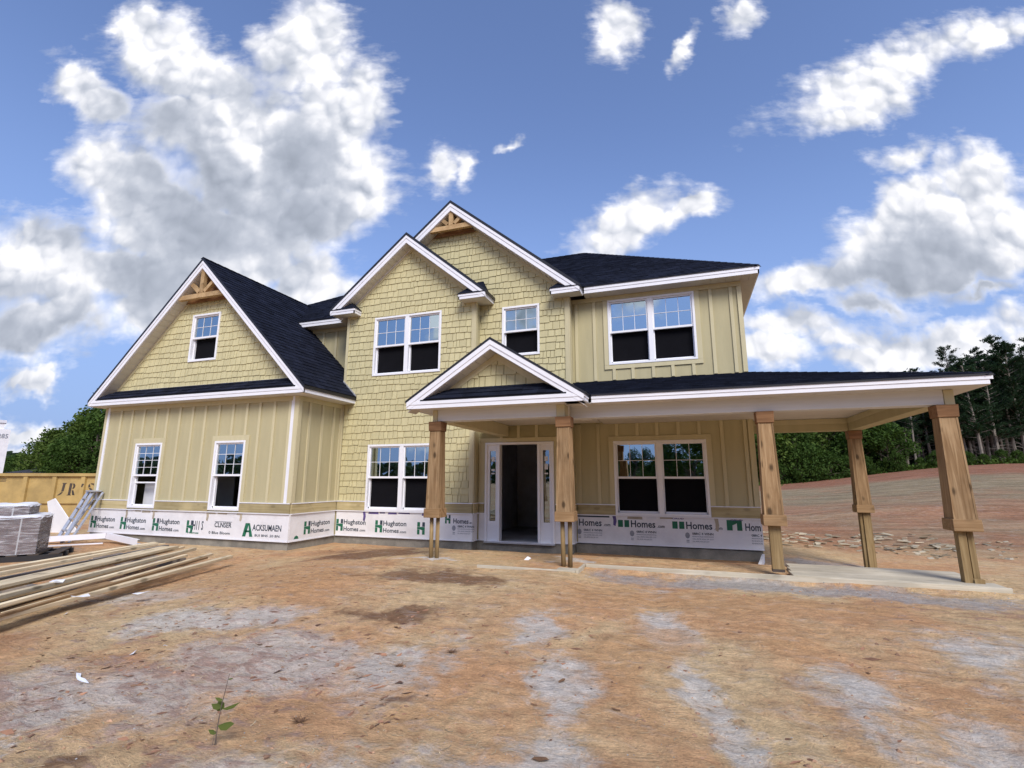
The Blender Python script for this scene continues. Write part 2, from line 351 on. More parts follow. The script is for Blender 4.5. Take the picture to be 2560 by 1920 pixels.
# ------------------------------------------------------------------ ground
def sstep(a, b, x):
    x = min(1, max(0, (x-a)/(b-a))); return x*x*(3-2*x)
def ground_z(x, y):
    z = -.17+.235*sstep(2.5, 6.4, y)*sstep(-7.5, -4.5, x)
    z -= .26*sstep(8.2, 10.2, y)*sstep(-7.5, -4.5, x)
    z -= .04*sstep(9, 12, y)
    if x > -1.6: z -= .045*(1-sstep(7.22, 7.36, y))*sstep(5.2, 6.4, y)*sstep(-1.6, -1.2, x)
    if x > 1.5: z -= .12*sstep(1.5, 4, x)*sstep(9, 11, y)
    r = sstep(-14, 3, x)
    z += r*(.032+.050*sstep(.08, .50, x/max(y, 1)))*max(0, min(y, 50)-14)+r*.02*max(0, min(y, 120)-50)
    z += .22*math.exp(-((y-21.5-.12*(x-6))/1.0)**2)*sstep(3, 6, x)*(1-sstep(10, 16, x))   # low berm of red clay
    return z
def ground_rough(x, y):
    d = math.hypot(x, y); k_ = 1/(1+max(0, d-9)*.25)
    n = noise.fractal(Vector((x*.9, y*.9, 0)), 1.0, 2.1, 3)*.022
    n += noise.fractal(Vector((x*4.5, y*4.5, 5)), .8, 2.1, 3)*.0085
    # tyre ruts curving over the yard
    for off in (0., 1.55):
        c = .25-1.2+off*.85-.25*(y-3); n -= .022*math.exp(-((x-c-1.2)/.14)**2)*sstep(.5, 2, y)*(1-sstep(5.5, 7, y))
    return n*k_
def axis(fine0, fine1, step, lo, hi, g=1.13):
    a = []; x = fine0
    while x <= fine1: a.append(x); x += step
    s_ = step; x = a[-1]
    while x < hi: s_ *= g; x += s_; a.append(min(x, hi))
    s_ = step; x = a[0]; b = []
    while x > lo: s_ *= g; x -= s_; b.append(max(x, lo))
    return b[::-1]+a
xs = axis(-7.5, 4.5, .05, -700, 700); ys = axis(.9, 8.6, .045, -500, 900)
vv = []; ff = []
for y in ys:
    for x in xs:
        vv.append((x, y, ground_z(x, y)+(ground_rough(x, y) if abs(x) < 60 and abs(y) < 80 else 0)))
nx = len(xs)
for j in range(len(ys)-1):
    for i in range(nx-1): a = j*nx+i; ff.append((a, a+1, a+1+nx, a+nx))
m, t, p = base_mat('ground_clay')
P = t.new('ShaderNodeNewGeometry').outputs['Position']
P2 = t.v('ADD', P, t.v('SCALE', t.v('SUBTRACT', t.noise(P, .9, 5, .65, out=1), (.5, .5, .5)), 1.7))
nA = t.noise(P2, .42, 6, .62); nB = t.noise(P2, 1.4, 7, .68); nC = t.noise(P, 9, 8, .7); nD = t.noise(P, 60, 4, .7); nE = t.noise(t.mapping(P, rot=(0, 0, .35), sc=(1, 2.0, 1)), 3.6, 8, .74, dist=.5)
def blob(items, P2=P2):
    acc = None
    for cx, cy, rx, ry, rot, w in items:
        q = t.mapping(P2, (cx, cy, 0), (0, 0, R(rot)), (rx, ry, 1e6), 'TEXTURE'); x = t.m('MULTIPLY_ADD', t.v('LENGTH', q, out=1), -w, w)
        acc = x if acc is None else t.m('MAXIMUM', acc, x)
    return t.m('ADD', acc, 0, clamp=False)
tan = t.mix(t.ramp(nA, .38, .60), (.53, .30, .15), (.57, .41, .225))
col = t.mix(t.ramp(nB, .45, .75, 0, .75), tan, (.35, .18, .095))
grey = t.m('ADD', t.m('MULTIPLY', t.ramp(nB, .40, .62), .62), 0)
nS = t.noise(t.mapping(P, rot=(0, 0, .22), sc=(2.2, .5, 1)), 1.0, 6, .62)
P3 = t.v('ADD', P, t.v('SCALE', t.v('SUBTRACT', t.noise(P, 1.8, 5, .65, out=1), (.5, .5, .5)), .75))
gz = t.ramp(t.m('ADD', t.m('ADD', t.m('MULTIPLY', t.m('SUBTRACT', nB, .5), 2.0), t.m('ADD', t.m('MULTIPLY', t.m('SUBTRACT', nS, .5), 1.0), t.m('MULTIPLY', t.m('SUBTRACT', nE, .5), .9))), blob([
    (-.22, 4.95, .34, .75, 14, 1.1), (.03, 3.9, .20, .95, 13, 1.1), (.25, 3.0, .26, .8, 13, 1.1), (.5, 2.2, .45, .6, 0, .9), (-1.42, 4.7, .36, .65, 0, .9), (-.92, 3.6, .26, .85, 12, 1), (-.8, 2.8, .38, .5, 0, 1),
    (-2.3, 3.6, .65, .9, 0, .8), (-3.3, 3.4, 1.2, .8, 10, 1.3), (-4.6, 4.0, 1.2, .5, 15, 1.2), (-3.9, 2.6, 1.4, .6, 10, 1.15), (-1.4, 2.3, .8, .5, 0, .9), (-2.3, 2.2, .7, .4, 0, .8), (-6.4, 4.6, 1.5, .5, 15, .7), (1.0, 4.25, .42, .6, 20, .8), (1.35, 3.6, .6, .6, 0, .7), (2.2, 5.0, .6, .8, 20, .6), (2.4, 3.6, .8, .9, 0, .7), (-.5, 6.2, .5, .25, 0, .5), (-4.6, 6.3, .7, .18, 5, .6)], P3)), .02, .72)
col = t.mix(t.m('MULTIPLY', gz, .80), col, t.mix(t.ramp(nE, .36, .60), (.50, .43, .36), (.56, .54, .49)))
rz = t.ramp(t.m('ADD', t.m('MULTIPLY', t.m('SUBTRACT', nE, .5), 3.2), blob([(-3.6, 3.2, 2.6, 1.9, 0, .55), (-4.6, 2.2, 2, 1.2, 0, .6), (2.6, 6.3, 1.6, .7, 0, .5), (-2.6, 2.2, 1, .7, 0, .55)], P3)), .28, .75)
col = t.mix(t.m('MULTIPLY', rz, .70), col, (.30, .13, .07))
oz = t.ramp(t.m('ADD', t.m('MULTIPLY', t.m('SUBTRACT', nB, .5), 1.2), blob([(-5.3, 5.6, 2.6, 1.5, 0, .9), (-.3, 5.9, 2.2, .7, 0, 1), (1.0, 6.0, 1.6, .5, 0, .9), (-.4, 4.2, .7, 1.3, 0, .8), (.7, 5.0, .8, .9, 0, .7), (-1.6, 3.2, .35, .8, 0, .6), (.7, 3.2, .3, 1, 14, .6)])), .15, .6)
col = t.mix(t.m('MULTIPLY', oz, .7), col, (.50, .285, .135))
bz = t.ramp(t.m('ADD', t.m('MULTIPLY', t.m('SUBTRACT', nB, .5), 1.3), blob([(-5.2, 7.7, 1.7, .95, 10, 1), (-3.3, 6.0, 1.7, .65, 5, .95), (-2.9, 4.7, .85, .45, 0, .9), (-6.3, 8.6, 1.6, .9, 0, .6), (-1.9, 3.3, .25, .2, 0, .9), (-3.1, 1.95, .3, .2, 0, .9), (1.9, 2.6, .2, 1.6, -15, .5)])), .15, .62)
col = t.mix(t.m('MULTIPLY', bz, .8), col, (.15, .075, .042))
blu = t.ramp(t.m('ADD', t.m('MULTIPLY', t.m('SUBTRACT', nB, .5), 1.6), blob([(1.2, 6.95, 3.4, .5, 0, .9), (2.6, 10.6, 2.0, 1.6, 0, .8), (4.6, 6.9, 1.4, .5, 0, .7)])), .05, .60)
col = t.mix(t.m('MULTIPLY', blu, .75), col, (.33, .335, .335))
wp = t.ramp(t.m('ADD', t.m('MULTIPLY', t.m('SUBTRACT', nB, .5), 1.3), blob([(-3.7, 7.1, .9, .22, 5, 1), (-1.8, 7.8, .7, .5, 0, .8), (-3.9, 9.6, 1.6, .25, 0, .6), (-3.7, 1.95, .5, .25, -25, .8)])), .3, .6)
col = t.mix(t.m('MULTIPLY', wp, .75), col, (.60, .585, .55))
far = t.ramp(t.v('DOT_PRODUCT', P2, (0, 1, 0), out=1), 12.5, 16)
field = t.mix(t.ramp(nA, .35, .65), (.30, .155, .085), (.30, .205, .12))
field = t.mix(t.m('MULTIPLY', t.ramp(t.v('DOT_PRODUCT', P2, (.06, 1, 0), out=1), 24, 29), t.ramp(nA, .3, .55, .45, .95)), field, (.235, .185, .108))
field = t.mix(t.ramp(t.v('DOT_PRODUCT', P2, (.05, 1, 0), out=1), 38, 42, 0, .85), field, (.25, .10, .055))
fs = t.noise(t.mapping(P, rot=(0, 0, -.12), sc=(.35, 1.6, 1)), 1.1, 6, .7)
field = t.v('SCALE', field, t.ramp(fs, .3, .7, .72, 1.3))
col = t.mix(far, col, field)
col = t.mix(t.m('MULTIPLY', t.ramp(nE, .50, .72), .42), col, (.47, .43, .39))
col = t.mix(t.m('MULTIPLY', t.ramp(nE, .45, .30), .55), col, (.27, .13, .068))
shape = t.ramp(nC, .3, .72, .80, 1.16); col = t.v('SCALE', col, shape)
col = t.v('SCALE', col, t.ramp(nD, .3, .7, .86, 1.14))
col = t.v('SCALE', col, 1.10)
t.put(p.inputs['Base Color'], col); p.inputs['Roughness'].default_value = .95; p.inputs['Specular IOR Level'].default_value = .15
b = t.new('ShaderNodeBump'); b.inputs['Strength'].default_value = 1.0; b.inputs['Distance'].default_value = .035
t.put(b.inputs['Height'], t.m('ADD', t.m('MULTIPLY', nE, 1.6), t.m('ADD', t.m('MULTIPLY', nC, .85), t.m('MULTIPLY', nD, .18)))); t.l.new(b.outputs[0], p.inputs['Normal'])
me = bpy.data.meshes.new('ground'); me.from_pydata(vv, [], ff); me.materials.append(MAT['ground_clay']); me.polygons.foreach_set('use_smooth', [True]*len(ff)); me.update()
g_ = bpy.data.objects.new('ground', me); COL.objects.link(g_); g_['kind'] = 'structure'

# ------------------------------------------------------------------ the house
GX0, GX1, GY = -14.109, -7.917, 8.611
BX1, BY = -4.387, 10.08
CX1, CY = -2.26, 10.367
RX1, RY = 1.299, 10.704
BACK = 18.4
house = thing('house', 'two-storey khaki house under construction with shake and board siding, navy roof and wrap-around porch', 'house', (-6, 11, 0))

def wall(name, T, poly, rects, mt, t_=.12, d1=0.): 
    mb = MB(T); [mb_prism(mb, q, d1-t_, d1) for q in holes(poly, rects)]
    return mb.build(name, mt, house)
def rect(x0, x1, z0, z1): return [(x0, z0), (x1, z0), (x1, z1), (x0, z1)]
ZL, ZB = .562, .778     # flashing over the wrap, top of the timber band

# openings: x0, x1, z0, z1
W_UR = (-1.449, .378, 3.749, 5.234); W_LR = (-1.426, .415, .572, 2.09)
W_LB = (-7.104, -5.262, .572, 2.09); W_UB = (-7.104, -5.258, 3.749, 5.234); W_UC = (-3.833, -2.933, 4.042, 5.234)
W_GG = (-11.417, -10.509, 4.099, 5.307); W_G1 = (-12.824, -11.91, .601, 2.142); W_G2 = (-10.218, -9.304, .601, 2.142)
DOOR = (-4.213, -2.639, -.011, 2.093)

# structural walls (behind the cladding)
wg = wall('garage_wall', front(GY), [(GX0, 0), (GX1, 0), (GX1, 3.30), (-10.96, 6.33), (GX0, 3.20)], [W_G1, W_G2, W_GG], 'board_paint')
wgs = wall('garage_side_wall', side(GX1), rect(GY+.12, BY, 0, 3.09), [], 'board_paint')
MBx = MB(); MBx.box(GX0, GX0+.12, GY+.12, 13, 0, 3.08); MBx.build('garage_left_wall', 'board_paint', house)
wb = wall('bay_wall', front(BY), [(GX1, 0), (BX1, 0), (BX1, 5.43), (-6.14, 6.90), (GX1, 5.43)], [W_LB, W_UB], 'shadow_gap')
wall('bay_left_wall', lambda u, d, z: (GX1+.12+d, u, z), rect(BY+.12, RY, 3, 5.33), [], 'board_paint')
wbr = wall('bay_return_wall', side(BX1), rect(BY+.12, CY, 0, 5.34), [], 'board_paint')
mb = MB(front(CY))
for q in ([(-7.6, 5.33), (BX1, 5.33), (BX1, 7.12), (-5.10, 7.71), (-7.6, 5.66)], [(BX1, 2.2), (CX1, 2.2), (CX1, 5.38), (BX1, 7.12)]):
    for h in holes(q, [W_UC]): mb_prism(mb, h, -.12, 0)
wc = mb.build('gable_wall', 'shadow_gap', house)
wd = wall('entry_wall', front(CY), rect(BX1, CX1, 0, 2.2), [DOOR], 'board_paint')
wall('entry_return_wall', side(CX1), rect(CY+.12, RY, 0, 5.34), [], 'board_paint')
wr = wall('street_wall', front(RY), rect(CX1, RX1, 0, 5.34), [W_UR, W_LR], 'board_paint')
wl = wall('upper_left_wall', front(RY), rect(-13.1, GX1, 3.0, 5.34), [], 'board_paint')
mb = MB(); mb.box(RX1-.12, RX1, RY+.12, BACK, -.1, 5.34); mb.build('right_wall', 'board_paint', house)
mb = MB(); mb.box(-13.1, RX1-.12, BACK-.12, BACK, -.1, 5.34); mb.box(-13.1, -12.98, RY+.12, BACK-.12, -.1, 5.34); mb.build('rear_wall', 'board_paint', house)
# inside: floors, a ceiling and partitions, some coloured near-black in place of room shade
mb = MB(); mb.box(GX0+.12, GX1-.13, GY+.13, BACK-.2, -.03, -.012); mb.box(GX1-.1, BX1-.13, BY+.13, BACK-.2, -.03, -.012); mb.box(BX1-.12, CX1-.01, CY+.02, BACK-.2, -.03, -.012); mb.box(CX1, RX1-.13, RY+.13, BACK-.2, -.03, -.012)
mb.build('floor', 'floor_slab', house)
mb = MB(); mb.box(GX0+.13, GX1-.14, GY+.14, BACK-.2, 2.75, 2.8); mb.box(GX1-.1, BX1-.14, BY+.14, BACK-.2, 2.75, 2.8); mb.box(BX1-.1, CX1-.13, CY+.14, BACK-.2, 2.75, 2.8); mb.box(CX1-.12, RX1-.14, RY+.14, BACK-.2, 2.75, 2.8)
mb.build('ceiling', 'interior_unlit', house)
mb = MB()
for x in (GX1-.3, -4.7, -1.9): mb.box(x, x+.12, CY+.6, BACK-.3, 0, 2.74)
mb.box(-4.55, -3.95, 13.6, 13.72, 0, 2.74); mb.box(-3.0, -1.95, 12.6, 12.72, 0, .95)
mb.build('partition', 'drywall', house)
mb = MB(); mb.box(-11.9, -11.0, GY+1.3, GY+1.34, 0, 1.7); mb.build('drywall_sheet', 'sticker', house)
mb = MB()
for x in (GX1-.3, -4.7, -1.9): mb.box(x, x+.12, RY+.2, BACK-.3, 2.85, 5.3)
mb.box(-13, 1.1, 14.5, 14.6, 2.85, 5.3); mb.build('upper_partition', 'interior_unlit', house)
mb = MB(); mb.box(-13.0, 1.15, RY+.14, BACK-.2, 5.36, 5.40); mb.build('upper_ceiling', 'interior_unlit', house)

# foundation under each front
mb = MB(); mb.box(GX0+.02, GX1-.02, GY+.02, GY+.3, -.8, -.014); mb.box(GX1-.3, GX1-.02, GY+.3, BY+.3, -.8, -.014); mb.box(GX1-.02, BX1-.02, BY+.02, BY+.3, -.8, -.014)
mb.box(BX1-.02, CX1-.02, CY+.02, CY+.3, -.8, -.032); mb.box(CX1-.02, RX1-.02, RY+.02, RY+.3, -.8, -.032); mb.box(RX1-.3, RX1-.02, RY+.3, BACK, -.8, -.1)
mb.build('foundation', 'concrete', house)

# housewrap band, flashing strips, timber band
def skirt(T, x0, x1, gaps, door=None, name='housewrap', z1=ZL-.012):
    segs = [(x0, x1)]
    for g0, g1 in gaps:
        segs = [s2 for a, b_ in segs for s2 in ((a, min(b_, g0)), (max(a, g1), b_)) if s2[1]-s2[0] > .01]
    wsegs = [(x0, x1)] if not door else [s2 for a, b_ in [(x0, x1)] for s2 in ((a, door[0]), (door[1], b_)) if s2[1]-s2[0] > .01]
    mb = MB(T)
    for a, b_ in wsegs: mb.box(a, b_, .002, .012, .014, z1)
    o = mb.build(name, 'housewrap', house)
    mb = MB(T)
    for a, b_ in wsegs: mb.box(a, b_, .002, .028, -.010, .013); 
    mb.build('base_flashing', 'white_trim', house)
    for a, b_ in wsegs: mb = MB(T); mb.box(a, b_, .002, .042, ZL-.010, ZL+.008); mb.build('flashing_strip', 'white_trim', house)
    for a, b_ in segs:
        mb = MB(T); mb.box(a+.004, b_-.004, .002, .030, ZL+.010, ZB-.012); mb.build('band_board', 'band_board', house)
        mb = MB(T); mb.box(a, b_, .002, .040, ZB-.010, ZB+.008); mb.build('flashing_strip', 'white_trim', house)
    return o
hw_g = skirt(front(GY), GX0, GX1, [(W_G1[0], W_G1[1]), (W_G2[0], W_G2[1])])
hw_gs = skirt(side(GX1), GY-.0, BY-.045, [])
hw_b = skirt(front(BY), GX1+.03, BX1, [(W_LB[0], W_LB[1])])
skirt(side(BX1), BY, CY-.045, [])
hw_d = skirt(front(CY), BX1+.03, CX1, [(DOOR[0]-.02, DOOR[1]+.02)], (DOOR[0], DOOR[1]))
skirt(side(CX1), CY, RY-.045, [])
hw_r = skirt(front(RY), CX1+.03, RX1, [(W_LR[0], W_LR[1])])

# board and batten cladding: boards are the wall sheet, battens one by one
def batten(T, x, z0, z1, w=.066, d=.026, mt='batten_paint', name='batten'):
    mb = MB(T); mb.box(x-w/2, x+w/2, .001, d, z0, z1); return mb.build(name, mt, house)
def trim(T, x0, x1, z0, z1, d=.024, name='trim_board', mt='batten_paint'):
    mb = MB(T); mb.box(x0, x1, .001, d, z0, z1); return mb.build(name, mt, house)
Tg = front(GY); z0 = ZB+.009
for x in (-13.51, -13.10, -11.45, -11.03, -10.625, -8.98, -8.565, -8.135): batten(Tg, x, z0, 2.985)
for x in (-12.68, -12.27, -11.866): batten(Tg, x, 2.262, 2.985)
for x in (-10.198, -9.77, -9.357): batten(Tg, x, 2.262, 2.985)
trim(Tg, GX0+.16, GX1-.16, 2.986, 3.085, name='frieze_board')
for w in (W_G1, W_G2):
    trim(Tg, w[0]-.09, w[1]+.09, w[3]+.002, 2.26, .028); trim(Tg, w[0]-.09, w[0]-.002, z0, w[3], .028); trim(Tg, w[1]+.002, w[1]+.09, z0, w[3], .028)
trim(Tg, GX0, GX0+.075, z0, 3.085, .03, 'corner_board'); trim(Tg, GX0+.077, GX0+.15, z0, 3.085, .022, 'corner_board', 'white_trim')
trim(Tg, GX1-.095, GX1-.0, z0, 3.085, .03, 'corner_board'); trim(Tg, GX1-.19, GX1-.097, z0, 3.085, .022, 'corner_board', 'white_trim')
Ts = side(GX1)
for y in (8.95, 9.37, 9.765): batten(Ts, y, z0, 2.985)
trim(Ts, GY-.03, GY+.075, z0, 3.085, .028, 'corner_board'); trim(Ts, BY-.10, BY-.03, z0, 2.985, .022, 'corner_board'); trim(Ts, GY+.077, BY-.03, 2.986, 3.085, name='frieze_board')
Tr = front(RY)
for x in (-2.155, -1.745, 1.14): batten(Tr, x, z0, 2.46)
batten(Tr, .72, z0, 2.46)
for x in (-1.341, -.921, -.52, -.101, .299): batten(Tr, x, 2.192, 2.46)
trim(Tr, W_LR[0]-.10, W_LR[1]+.10, W_LR[3]+.002, 2.19, .028); trim(Tr, W_LR[0]-.10, W_LR[0]-.002, z0, W_LR[3], .028); trim(Tr, W_LR[1]+.002, W_LR[1]+.10, z0, W_LR[3], .028)
trim(Tr, RX1-.10, RX1, z0, 2.46, .03, 'corner_board'); trim(Tr, CX1+.001, CX1+.07, z0, 2.46, .024, 'corner_board')
for x in (-2.16, -1.753, .699, 1.093): batten(Tr, x, 3.42, 5.235)
for x in (-1.346, -.948, -.523, -.128, .283): batten(Tr, x, 3.42, 3.655)
trim(Tr, W_UR[0]-.10, W_UR[1]+.10, 3.657, W_UR[2]-.002, .028); trim(Tr, W_UR[0]-.10, W_UR[0]-.002, W_UR[2], 5.235, .028); trim(Tr, W_UR[1]+.002, W_UR[1]+.10, W_UR[2], 5.235, .028)
trim(Tr, CX1, RX1, 5.238, 5.335, .03, 'frieze_board'); trim(Tr, RX1-.085, RX1, 3.42, 5.236, .03, 'corner_board')
Td = front(CY)
for x in (-4.0, -3.837, -3.435, -3.022)[1:]: batten(Td, x, 2.19, 2.46)
trim(Td, BX1+.06, CX1-.06, 2.10, 2.188, .028); trim(Td, BX1+.02, DOOR[0]-.004, z0, 2.098, .022); trim(Td, DOOR[1]+.004, CX1-.10, z0, 2.098, .022); trim(Td, CX1-.095, CX1, z0, 2.098, .03, 'corner_board')
trim(side(CX1), CY-.03, CY+.06, z0, 5.335, .026, 'corner_board'); trim(side(CX1), CY+.13, CY+.17, z0, 5.335, .02, 'batten')
trim(side(BX1), BY-.03, BY+.07, z0, 5.335, .026, 'corner_board')
Tb, Tc = front(BY), front(CY)
trim(Tb, GX1, GX1+.075, 3.1, 5.335, .034, 'corner_board'); trim(Tb, BX1-.085, BX1, z0, 5.335, .034, 'corner_board'); trim(Tb, GX1, GX1+.05, z0, 3.1, .03, 'corner_board')
trim(Tc, CX1-.085, CX1, 2.6, 5.335, .034, 'corner_board')
Tl = front(RY)
for x in (-9.176, -8.754, -8.33): batten(Tl, x, 3.6, 5.235)
trim(Tl, -11, GX1, 5.238, 5.335, .03, 'frieze_board')

# shake cladding: every shake gets its own outline, course by course
shakes = []
def lay(T, wallobj, key, x0, x1, z0, ztop, planes, rects, first=.10, expo=.160, big=1.):
    z = z0; c = 0
    while z < ztop:
        x = x0-uni(0, .1); off = 0
        while x < x1:
            w = uni(.10, .235)*big
            if rnd() < .2: w = uni(.07, .10)*big
            db = .018*math.sin(x*2.6+c*1.9)+uni(-.011, .011)
            q = [(x+.006, z+db), (x+w-.006, z+db+uni(-.005, .005)), (x+w-.006, z+expo*big+.022), (x+.006, z+expo*big+.022)]
            q = clip(clip(clip(q, -1, 0, -x0), 1, 0, x1), 0, -1, -z0)
            for a, b_, c_ in planes:
                if len(q) > 2: q = clip(q, a, b_, c_)
            if len(q) > 2:
                for h in holes(q, rects):
                    if len(h) > 2 and area(h) > 8e-4: shakes.append((T, wallobj, h, z, expo*big, c))
            x += w
        z += expo*big; c += 1
def gap(r, g=.004): return (r[0]-g, r[1]+g, r[2]-g, r[3]+g)
sb = .825
lay(Tb, wb, 'b', GX1+.07, BX1-.087, ZB+.010, 7.0, [(sb, 1, 6.88+sb*-6.14), (-sb, 1, 6.88+sb*6.14), ], [gap(W_LB), gap(W_UB), (GX1, GX1+.02, 0, 9)])
lay(Tc, wc, 'c', -7.5, CX1-.087, 3.0, 7.8, [(sb, 1, 7.68-sb*5.10), (-sb, 1, 7.68+sb*5.10)], [gap(W_UC), (-9, BX1, 0, 5.6), (-9, -5.3, 0, 6.3)])
sg = .994
lay(Tg, wg, 'g', -13.9, -8.1, 3.46, 6.0, [(sg, 1, 6.30-sg*10.96), (-sg, 1, 6.30+sg*10.96)], [gap(W_GG)])
EY = 7.222
mb = MB(front(EY)); mb_prism(mb, [(-3.75, 2.62), (-1.77, 2.62), (-2.76, 3.27)], -.05, 0); we = mb.build('entry_gable_wall', 'shadow_gap', house)
lay(front(EY), we, 'e', -3.6, -1.9, 2.74, 3.3, [(.644, 1, 3.195-.644*2.76), (-.644, 1, 3.195+.644*2.76)], [], big=1.06)
def shake_poly(mb, h, z, ex):
    n = len(h)
    def dd(p): return .006+.018*max(0, min(1, 1-(p[1]-z)/(ex+.02)))
    a = [mb.pt((p[0], dd(p), p[1])) for p in h]; b_ = [mb.pt((p[0], .0005, p[1])) for p in h]
    mb.face(a)
    for i in range(n): mb.face([a[i], b_[i], b_[(i+1) % n], a[(i+1) % n]])
def score(s_):
    T, w_, h, z, ex, c = s_; cx = sum(p[0] for p in h)/len(h); cz = sum(p[1] for p in h)/len(h); q = Vector(T(cx, 0, cz)); return area(h)/((q.x**2+q.y**2+(q.z-CAMZ)**2))
shakes.sort(key=score, reverse=True)
for i, (T, w_, h, z, ex, c) in enumerate(shakes[:300]):
    mb = MB(T); shake_poly(mb, h, z, ex); mb.build('shake', 'shake_paint', w_)
rest = {}
for s_ in shakes[300:]: rest.setdefault(0, []).append(s_)
mb = MB(); mb.used = True
for T, w_, h, z, ex, c in shakes[300:]: mb.T = T; mb.tone = rnd(); shake_poly(mb, h, z, ex)
mb.build('shakes', 'shake_paint', house, kind='stuff')

# ------------------------------------------------------------------ windows
def window(y, r, twin, cols, rows, dim=False, open_low=False, lattice_front=False, low_glass=False):
    T = front(y); x0, x1, za, zb = r
    mb = MB(T); F = .048
    mb.box(x0, x1, -.10, .038, za, za+F); mb.box(x0, x1, -.10, .038, zb-F, zb); mb.box(x0, x0+F, -.10, .038, za+F, zb-F); mb.box(x1-F, x1, -.10, .038, za+F, zb-F)
    units = [(x0+F, x1-F)]
    if twin:
        xm = (x0+x1)/2; mb.box(xm-.052, xm+.052, -.10, .036, za+F, zb-F); units = [(x0+F, xm-.052), (xm+.052, x1-F)]
    w = mb.build('window', 'window_vinyl', house); bevel(w, .004)
    zm = (za+zb)/2
    for u0, u1 in units:
        mb = MB(T); f = .030     # upper sash
        mb.box(u0, u1, -.045, .006, zb-F-f, zb-F); mb.box(u0, u0+f, -.045, .006, zm, zb-F-f); mb.box(u1-f, u1, -.045, .006, zm, zb-F-f); mb.box(u0, u1, -.045, .010, zm-.022, zm+.022)
        mb.build('sash', 'window_vinyl', w)
        mb = MB(T)               # lower sash set deeper
        mb.box(u0, u1, -.095, -.05, za+F, za+F+.035); mb.box(u0, u0+.022, -.095, -.05, za+F, zm-.02); mb.box(u1-.022, u1, -.095, -.05, za+F, zm-.02)
        if open_low: mb.box(u0, u1, -.095, -.04, zm-.19, zm-.155)
        mb.build('lower_sash', 'window_vinyl', w)
        gx0, gx1, gz0, gz1 = u0+f, u1-f, zm+.022, zb-F-f
        cw = (gx1-gx0)/cols; rh = (gz1-gz0)/rows
        for i in range(cols):
            for j in range(rows):
                tx, tz = uni(-.0012, .0012), uni(-.0012, .0012); d0 = -.02
                X0, X1, Z0, Z1 = gx0+i*cw, gx0+(i+1)*cw, gz0+j*rh, gz0+(j+1)*rh
                mb = MB(T); mb.hexa([(X0, d0-.004, Z0), (X1, d0-.004, Z0), (X1, d0-tx, Z0), (X0, d0+tx, Z0), (X0, d0-.004, Z1), (X1, d0-.004, Z1), (X1, d0-tx+tz, Z1), (X0, d0+tx+tz, Z1)])
                mb.build('pane', 'window_glass_dim' if dim else 'window_glass', w)
        for i in range(1, cols): mb = MB(T); mb.box(gx0+i*cw-.005, gx0+i*cw+.005, -.019, -.012, gz0, gz1); mb.build('muntin', 'window_vinyl', w)
        for j in range(1, rows): mb = MB(T); mb.box(gx0, gx1, -.0185, -.0115, gz0+j*rh-.005, gz0+j*rh+.005); mb.build('muntin', 'window_vinyl', w)
        # near-black sheet standing in for the unlit room behind the upper sash, insect screen below
        if not low_glass:
            mb = MB(T); mb.box(u0+.02, u1-.02, -.104, -.100, za+F+.03, zm-.02); mb.build('screen', 'screen_mesh', w)
        elif low_glass == 'grey':
            mb = MB(T); mb.box(u0+.02, u1-.02, -.30, -.29, za+F, zm-.2); mb.build('sheet_behind', 'sticker', w)
        mb = MB(T); mb.box(u0, u1, -.135, -.13, zm, zb-F); mb.build('backing', 'interior_unlit', w)
    return w
window(RY, W_UR, True, 3, 2); window(RY, W_LR, True, 3, 2, dim=False)
window(BY, W_LB, True, 3, 2); window(BY, W_UB, True, 3, 2); window(CY, W_UC, False, 3, 2)
window(GY, W_GG, False, 3, 2, low_glass=False); window(GY, W_G1, False, 3, 4, open_low=True, low_glass='grey'); window(GY, W_G2, False, 3, 3, low_glass='open')

# ------------------------------------------------------------------ entry door opening
T = front(CY)
mb = MB(T); x0, x1, za, zb = DOOR; J = .05
O0, O1 = -3.865, -3.005
mb.box(x0, x0+J, -.12, .05, za, zb-J); mb.box(x1-J, x1, -.12, .05, za, zb-J); mb.box(x0, x1, -.12, .05, zb-J, zb)
mb.box(O0-.055, O0, -.12, .045, za, zb-J); mb.box(O1, O1+.055, -.12, .045, za, zb-J); mb.box(x0, x1, -.14, .07, za-.012, za)
df = mb.build('door_frame', 'window_vinyl', house); bevel(df, .005)
mb = MB(T); mb.box(x0, x1, -.12, .085, za-.035, za-.014); mb.build('threshold', 'aluminium', house)
for a, b_ in ((x0+J, O0-.055), (O1+.055, x1-J)):
    g0, g1 = (a+b_)/2-.07, (a+b_)/2+.07
    mb = MB(T)
    for q in holes(rect(a, b_, za, zb-J), [(g0, g1, .40, 1.91)]): mb_prism(mb, q, -.06, .0)
    mb.box(g0+.0, g1-.0, .0, .012, .10, .11); mb.box(g0-.03, g1+.03, .0, .008, .30, .31)
    s_ = mb.build('sidelight', 'window_vinyl', house)
    mb = MB(T); mb.box(g0, g1, -.035, -.025, .40, 1.91); mb.build('pane', 'window_glass_dim', s_)
    mb = MB(T); mb.box(g0, g1, -.10, -.09, .36, 1.95); mb.build('backing', 'interior_unlit', s_)  # near-black sheet in place of the dim hall behind the sidelight
    for zz, hh in ((1.68, .10), (1.47, .045) if a < -3.5 else (1.50, .12), (1.40, .03)): mb = MB(T); mb.box((g0+g1)/2-.04, (g0+g1)/2+.035, -.0245, -.0225, zz, zz+hh); mb.build('sticker', 'sticker', s_)

